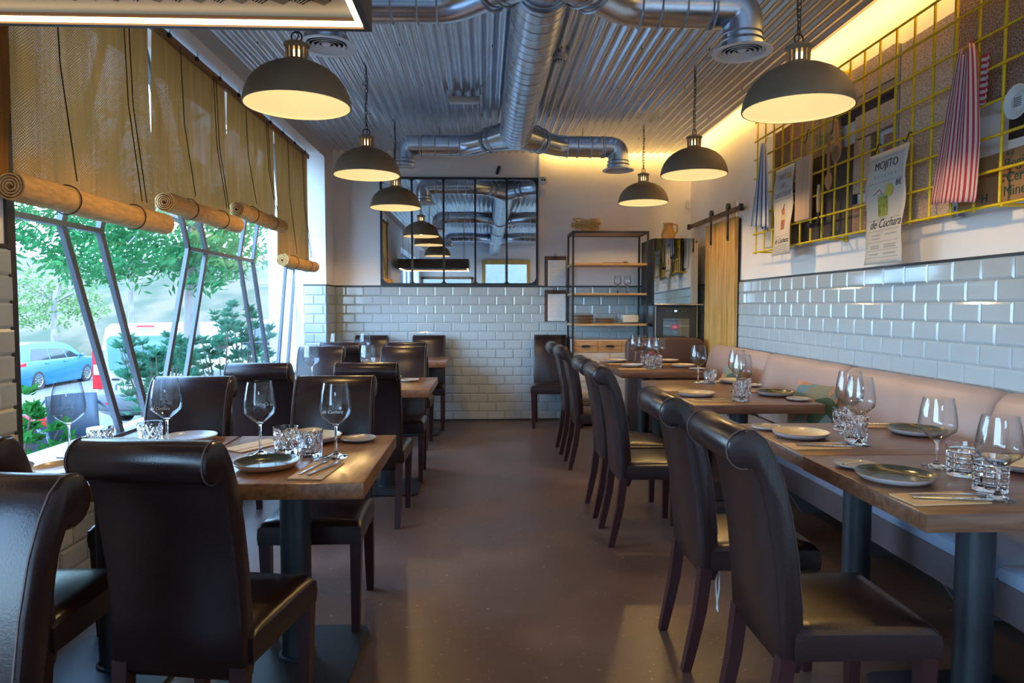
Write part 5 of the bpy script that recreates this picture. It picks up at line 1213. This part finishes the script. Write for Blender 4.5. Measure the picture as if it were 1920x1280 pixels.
def tree(loc, hgt, tr, crown, nleaf, L, Wd, mt, label, branches=7, blobs=None):
    x, y = loc; z0 = zg(x); t = thing('street_tree', label, 'tree', (x, y, z0))
    top = Vector((.15, 0, hgt)); MB().tube([(0, 0, -.1), (.03, .02, hgt*.4), (.1, -.02, hgt*.75), top], [tr*1.15, tr, tr*.85, tr*.6], 12).build('trunk', BARK, t)
    ls = []; bl = []
    for k in range(branches):
        c = crown[k % len(crown)]; cc = Vector(c[:3]) + Vector((rv().x*c[3]*.4, rv().y*c[3]*.4, rv().z*c[4]*.3))
        MB().tube([top*.85, top.lerp(cc, .55) + Vector((0, 0, .15)), cc], [tr*.42, tr*.25, tr*.08], 7).build('branch', BARK, t)
    for c in crown:
        for _ in range(int(nleaf/len(crown)/7)):
            v = rv(); v = v*(v.length**-.35); cp = Vector((c[0]+v.x*c[3], c[1]+v.y*c[3], c[2]+v.z*c[4])); ax_ = Vector((random.uniform(-1, 1), random.uniform(-1, 1), random.uniform(-.9, .1))).normalized()
            for q in range(7):
                sd_ = ax_.orthogonal().normalized() * (1 if q % 2 else -1); ls.append((cp + ax_*q*L*.33, (ax_*.5+sd_+rv()*.35), random.uniform(.8, 1.2)))
    leaf_mesh(ls, L, Wd).build('crown', mt, t, smooth=0, recalc=False)
    return t
random.seed(4)
tree((-4.75, 11.2), 3.6, .125, [(-.3, 0, 3.9, 1.7, .95), (-1.55, -.4, 3.0, .95, .6), (-.75, -.8, 2.75, .9, .55), (-.2, .5, 3.1, 1.1, .6), (1.0, -.2, 3.2, .95, .7), (.55, -.6, 2.55, .55, .4), (-2.3, .2, 3.5, .9, .7)], 5600, .15, .05, LEAF1, 'leafy green street tree with a thick trunk right outside the window', 9)
tree((-18.6, 30.2), 3.6, .13, [(-1.2, 0, 3.6, 1.3, .7), (.6, .3, 4.3, 1.5, .9), (-.2, 0, 2.6, 1.6, .5), (1.2, 0, 3.0, 1.0, .6)], 1500, .20, .08, LEAF2, 'thin sparse young tree on the far pavement behind the blue car', 9)
tree((-11.2, 22), 4.2, .09, [(0, 0, 4.8, 1.6, 1.0), (-1.2, .3, 4.2, 1.1, .8), (1.3, 0, 4.4, 1.2, .8)], 2600, .2, .07, LEAF1, 'slim street tree standing behind the white van')
tree((-4.6, 18), 4.0, .12, [(0, 0, 4.2, 1.8, 1.0), (1.2, 0, 3.6, 1.0, .8), (-1.2, 0, 3.8, 1.2, .8)], 2400, .2, .07, LEAF1, 'street tree farther along the road, near the white outer pillar')
def shrub(x, y, hgt, label, n=7, spread=.42, L=.088, Wd=.034, mt=LEAF3, zb=None):
    z0 = zg(x) if zb is None else zb; t = thing('shrub', label, 'shrub', (x, y, z0), 0, 'planting outside the window'); ls = []; st = MB()
    for k in range(n):
        a = k*2.4+random.random(); r_ = spread*math.sqrt((k+.5)/n); tip = Vector((r_*math.cos(a), r_*math.sin(a), hgt*random.uniform(.72, 1.0)))
        mid = tip*.5 + Vector((0, 0, .08)); st.tube([(tip.x*.15, tip.y*.15, -.03), mid, tip], [.010, .007, .004], 5)
        for c, kk in ((tip, 20), (tip+rv()*.09, 14), (mid.lerp(tip, .75)+rv()*.10, 14), (mid.lerp(tip, .45)+rv()*.14, 12), (mid.lerp(tip, .1)+rv()*.13, 6)):
            for q in range(kk):
                b_ = q*2.4; el = random.uniform(-.05, .9); ls.append((c+Vector((0, 0, -.02*q/kk)), Vector((math.cos(b_)*math.cos(el), math.sin(b_)*math.cos(el), math.sin(el)+.15)), random.uniform(.7, 1.1)))
    st.build('stems', TWIG, t); leaf_mesh(ls, L, Wd).build('foliage', mt, t, smooth=0, recalc=False)
for x, y, h_, lb in ((-2.62, 5.62, 1.36, 'tall shrub with whorled leaves between the first and second window frames'), (-2.95, 6.25, 1.30, 'shrub with whorled leaves behind the second steel window frame'), (-2.60, 6.85, 1.42, 'bushy shrub in the middle of the window behind the dining chairs'), (-2.62, 7.62, 1.62, 'tallest slender shrub near the farthest window frame'), (-2.78, 8.75, 1.02, 'shrub at the end of the window by the white outer pillar'), (-3.25, 7.1, 1.2, 'shrub set back toward the road beyond the middle frame')):
    shrub(x, y, h_-.12, lb, 11, .34)
shrub(-2.62, 3.78, .92, 'low dense bush at the foot of the window next to the tiled pillar', 16, .30, .07, .035, LEAF4)
shrub(.85, -6.6, 1.9, 'shrub outside the rear glass door, seen only in the mirror', 14, .5, .12, .05, LEAF4, -.15)
shrub(-1.2, -6.8, 1.7, 'shrub outside the rear window, seen only in the mirror', 12, .5, .12, .05, LEAF4, -.15)
struct(MB().box(-3.5, 3.5, -8.2, -8.0, -.2, 3.0).build('wall_outside', mat('rear_yard_wall', (.16, .16, .15), .9), smooth=0))
# terrace armchair
TER = mat('terrace_metal', (.045, .065, .095), .5)
t = thing('terrace_chair', 'grey metal terrace armchair outside the window', 'chair', (-3.0, 5.16, zg(-3.0))); t.rotation_euler = (0, 0, R(-130))
MB().lathe([(.001, .43), (.20, .43), (.215, .438), (.21, .446), (.001, .44)], 28).build('seat', TER, t)
m = MB(); m.grid(lambda u, v: (.21*math.sin((u-.5)*2.0), -.19*math.cos((u-.5)*2.0)-.05*v, .44+.38*v), [i/10 for i in range(11)], [0, .5, 1]); q = m.build('backrest', TER, t, recalc=False); q.modifiers.new('thickness', 'SOLIDIFY').thickness = .006
MB().tube([(.27*math.sin(a), -.25*math.cos(a)-.02, .80-.17*max(0, abs(a)-.5)) for a in [(-1.9+3.8*i/24) for i in range(25)]], .012, 8).build('arm_tube', TER, t)
for sx_ in (-1, 1):
    for sy_ in (-1, 1): MB().tube([(sx_*.16, sy_*.15, .43), (sx_*.23, sy_*.22, 0)], .011, 8).build('leg', TER, t)
    MB().tube(fillet([(sx_*.25, .08, .60), (sx_*.245, .14, .52), (sx_*.2, .12, .43)], .04, 4), .011, 8).build('arm_post', TER, t)
# vehicles (local +Y is forward, wheels on z=0)
TYRE = mat('tyre', (.012, .012, .013), .8); ALLOY = mat('alloy_wheel', (.45, .46, .48), .3, .8); REDLAMP = mat('red_lamp', (.55, .012, .02), .2); CARGLASS = mat('car_window', (.012, .016, .02), .05, spec=.25); BUMPER = mat('grey_bumper', (.10, .105, .115), .6)
def wheel_meshes(r, w_):
    ty = MB().lathe([(r*.66, -w_/2), (r*.93, -w_/2), (r, -w_*.36), (r, w_*.36), (r*.93, w_/2), (r*.66, w_/2)], 32, loop=True).mesh('tyre', TYRE, 40)
    m = MB().lathe([(r*.66, -w_/2), (r*.60, -w_*.44), (r*.58, w_*.3), (r*.66, w_/2)], 28, loop=True).lathe([(.001, -w_*.38), (r*.16, -w_*.40), (r*.16, -w_*.2), (.001, -w_*.2)], 16)
    for k in range(10): a = k*PI/5; m.bar((r*.1*math.cos(a), r*.1*math.sin(a), -w_*.33), (r*.62*math.cos(a), r*.62*math.sin(a), -w_*.36), r*.085, w_*.10)
    return ty, m.mesh('rim', ALLOY, 40)
def arch(yc, r, n=10): return [(yc + r*math.cos(PI - PI*k/n), r*.98*math.sin(PI*k/n) + .12) for k in range(n+1)]
def vehicle(name, label, loc, rz, paint, hw, prof_lo, prof_gh, wheels, r, cat, extras):
    t = thing(name, label, cat, loc, rz)
    MB().prism(prof_lo, -hw, hw, 'yz', inset=.05).build('body', paint, t, smooth=45)
    gh = prof_gh; n = len(gh); zmax = max(p[1] for p in gh); zmin = min(p[1] for p in gh); vs = []
    for s in (-1, 1): vs += [(s*(hw-.04-(.16*(p[1]-zmin)/(zmax-zmin))), p[0], p[1]) for p in gh]
    MB().add(vs, [tuple(range(n))[::-1], tuple(range(n, 2*n))] + [(i, (i+1) % n, n+(i+1) % n, n+i) for i in range(n)]).build('cabin', paint, t, smooth=35)
    def sidewin(poly, nm='side_window'):
        for s in (-1, 1):
            v_ = [(s*(hw-.036-(.16*(p[1]-zmin)/(zmax-zmin))), p[0], p[1]) for p in poly]; v2 = [(a-s*.02, b, c) for a, b, c in v_]; k = len(poly)
            MB().add(v_+v2, [tuple(range(k)), tuple(range(k, 2*k))[::-1]] + [(i, (i+1) % k, k+(i+1) % k, k+i) for i in range(k)]).build(nm, CARGLASS, t, smooth=0)
    ty, rm = wheel_meshes(r, .2)
    for y in wheels:
        for s in (-1, 1):
            q = link('wheel', ty, t, (s*(hw-.09), y, r), (0, -PI/2 if s > 0 else PI/2, 0)); link('rim', rm, q, (0, 0, 0), None)
            MB().cyl((s*(hw-.24), y, r), (s*(hw-.012), y, r), r*1.12, n=24).build('wheel_well', PLASTICBLACK, t, (0, 0, 0))
    extras(t, sidewin, hw); return t
BLUEPAINT = mat('blue_car_paint', (.006, .085, .20), .3, .0, coat=.15); WHITEPAINT = mat('white_van_paint', (.34, .36, .38), .3, coat=.3); DARKPAINT = mat('dark_car_paint', (.03, .035, .05), .2, .3, coat=.6)
def lo(L0, L1, zb, w1, w2, r, front, rear): return [(L0, zb)] + arch(w1, r*1.1) + arch(w2, r*1.1) + [(L1, zb)] + front + rear
def ex_blue(t, sw, hw):
    sw([(-1.75, 1.02), (-.72, 1.0), (-.72, 1.40), (-1.55, 1.42)]); sw([(-.66, 1.0), (.28, .99), (.10, 1.36), (-.66, 1.40)]); sw([(.34, .99), (1.05, .98), (.62, 1.22), (.2, 1.35)])
    MB().prism([(-2.28, 1.02), (-2.18, 1.45), (-2.22, 1.46), (-2.32, 1.03)], -.62, .62, 'yz').build('rear_window', CARGLASS, t, smooth=0)
    MB().prism([(1.15, 1.0), (.55, 1.42), (.58, 1.45), (1.20, 1.02)], -.60, .60, 'yz').build('windscreen', CARGLASS, t, smooth=0)
    for s in (-1, 1):
        MB().rbox(s*.60, s*(hw+.012), -2.37, -2.02, .86, 1.0, .03, 2).build('tail_lamp', REDLAMP, t); MB().rbox(s*.9, s*1.04, .98, 1.12, .98, 1.1, .03, 2).build('wing_mirror', BLUEPAINT, t); MB().rbox(s*.6, s*.86, 2.2, 2.36, .62, .76, .03, 2).build('head_lamp', WHITEMETAL, t)
        for y in (-1.05, .0): MB().rbox(s*(hw-.005), s*(hw+.025), y, y+.2, .88, .91, .006, 1).build('door_handle', BLUEPAINT, t)
    MB().rbox(-.8, .8, -2.40, -2.34, .28, .34, .02, 1).build('reflector_strip', REDLAMP, t)
vehicle('family_car', 'bright blue people carrier parked across the street', (-16.3, 25.55, zg(-16.3)), 0, BLUEPAINT, .92,
        lo(-2.30, 2.30, .22, -1.42, 1.46, .335, [(2.42, .40), (2.38, .72), (2.05, .90), (1.25, 1.0)], [(-2.20, 1.02), (-2.38, .92), (-2.42, .45)]),
        [(-2.30, .98), (1.30, .97), (.62, 1.44), (.25, 1.56), (-.4, 1.62), (-1.5, 1.62), (-2.12, 1.56), (-2.22, 1.46)], (-1.42, 1.46), .335, 'car', ex_blue)
def ex_van(t, sw, hw):
    sw([(1.05, 1.12), (1.9, 1.1), (1.45, 1.62), (1.05, 1.66)]); sw([(-.9, 1.12), (.1, 1.12), (.1, 1.62), (-.9, 1.64)])
    MB().prism([(-.66, 1.05), (.66, 1.05), (.70, 1.62), (.62, 1.70), (-.62, 1.70), (-.70, 1.62)], -2.262, -2.235, 'xz').build('rear_window', mat('van_rear_glass', (.10, .20, .32), .08, spec=.8), t, smooth=0)
    for s in (-1, 1): MB().rbox(s*.80, s*.93, -2.285, -2.12, .72, 1.42, .02, 2).build('tail_lamp', REDLAMP, t); MB().rbox(s*.82, s*.915, -2.288, -2.26, .98, 1.15, .008, 1).build('lamp_insert', WHITEMETAL, t)
    MB().rbox(-.90, .90, -2.36, -2.2, .30, .60, .04, 2).build('bumper', BUMPER, t); MB().box(-.30, .30, -2.372, -2.36, .50, .51).build('bumper_groove', PLASTICBLACK, t, smooth=0)
    MB().rbox(-.16, .16, -2.25, -2.18, 1.86, 1.90, .008, 1).build('brake_light', REDLAMP, t); MB().rbox(-.62, -.48, -2.275, -2.25, .86, .90, .008, 1).build('handle', PLASTICBLACK, t)
    p = MB().rbox(-.56, .0, -2.272, -2.25, .67, .79, .004, 1).build('number_plate', mat('plate_white', (.62, .66, .72), .5), t); MB().box(-.555, -.515, -2.274, -2.272, .675, .785).build('plate_band', mat('plate_blue', (.02, .09, .40), .5), p, smooth=0)
    link('plate_number', text_mesh('plate_number', '3436 G G', .115, INK, align='LEFT'), p, (-.50, -2.2735, .69), BWR)
    for s in (-1, 1): MB().rbox(s*.55, s*.75, -2.364, -2.355, .40, .45, .003, 1).build('reflector', REDLAMP, t)
vehicle('delivery_van', 'white van parked with its rear doors toward the restaurant', (-6.52, 15.4, zg(-6.5)), R(3), WHITEPAINT, .92,
        lo(-2.2, 2.2, .25, -1.45, 1.4, .33, [(2.35, .5), (2.3, .85), (1.95, 1.02)], [(-2.23, 1.02), (-2.26, .5)]),
        [(-2.24, 1.0), (2.02, 1.0), (1.45, 1.72), (1.1, 1.88), (-2.0, 1.92), (-2.2, 1.84)], (-1.45, 1.4), .33, 'van', ex_van)
def ex_dark(t, sw, hw):
    sw([(-1.0, .98), (-.05, .98), (-.05, 1.30), (-.7, 1.30)]); sw([(0, .98), (.9, .97), (.4, 1.28), (0, 1.30)])
    for s in (-1, 1): MB().rbox(s*.52, s*(hw+.01), -2.3, -1.98, .74, .92, .03, 2).build('tail_lamp', REDLAMP, t)
    MB().prism([(-1.7, 1.02), (-1.05, 1.34), (-1.08, 1.36), (-1.73, 1.04)], -.6, .6, 'yz').build('rear_window', CARGLASS, t, smooth=0)
vehicle('saloon_car', 'dark saloon with red tail lamps half hidden behind the tiled pillar', (-8.2, 9.0, zg(-6.9)), R(75), DARKPAINT, .88,
        lo(-2.15, 2.2, .22, -1.3, 1.35, .31, [(2.3, .45), (2.25, .7), (1.2, .95)], [(-1.9, 1.0), (-2.22, .95), (-2.28, .45)]),
        [(-1.85, .98), (1.2, .95), (.45, 1.36), (-.2, 1.42), (-.9, 1.40), (-1.6, 1.05)], (-1.3, 1.35), .31, 'car', ex_dark)
def ex_grey(t, sw, hw):
    ex_dark(t, sw, hw); MB().prism([(1.22, .98), (.55, 1.34), (.60, 1.36), (1.28, 1.0)], -.62, .62, 'yz').build('windscreen', CARGLASS, t, smooth=0)
vehicle('hatchback_car', 'pale grey car glimpsed through the shrubs beyond the van', (-4.2, 15.0, zg(-4.6)+.02), R(178), mat('silver_paint', (.35, .37, .40), .25, .5, coat=.4), .86,
        lo(-2.15, 2.2, .22, -1.3, 1.35, .31, [(2.3, .45), (2.25, .7), (1.2, .95)], [(-1.9, 1.0), (-2.22, .95), (-2.28, .45)]),
        [(-1.85, .98), (1.2, .95), (.45, 1.36), (-.2, 1.42), (-.9, 1.40), (-1.6, 1.05)], (-1.3, 1.35), .31, 'car', ex_grey)
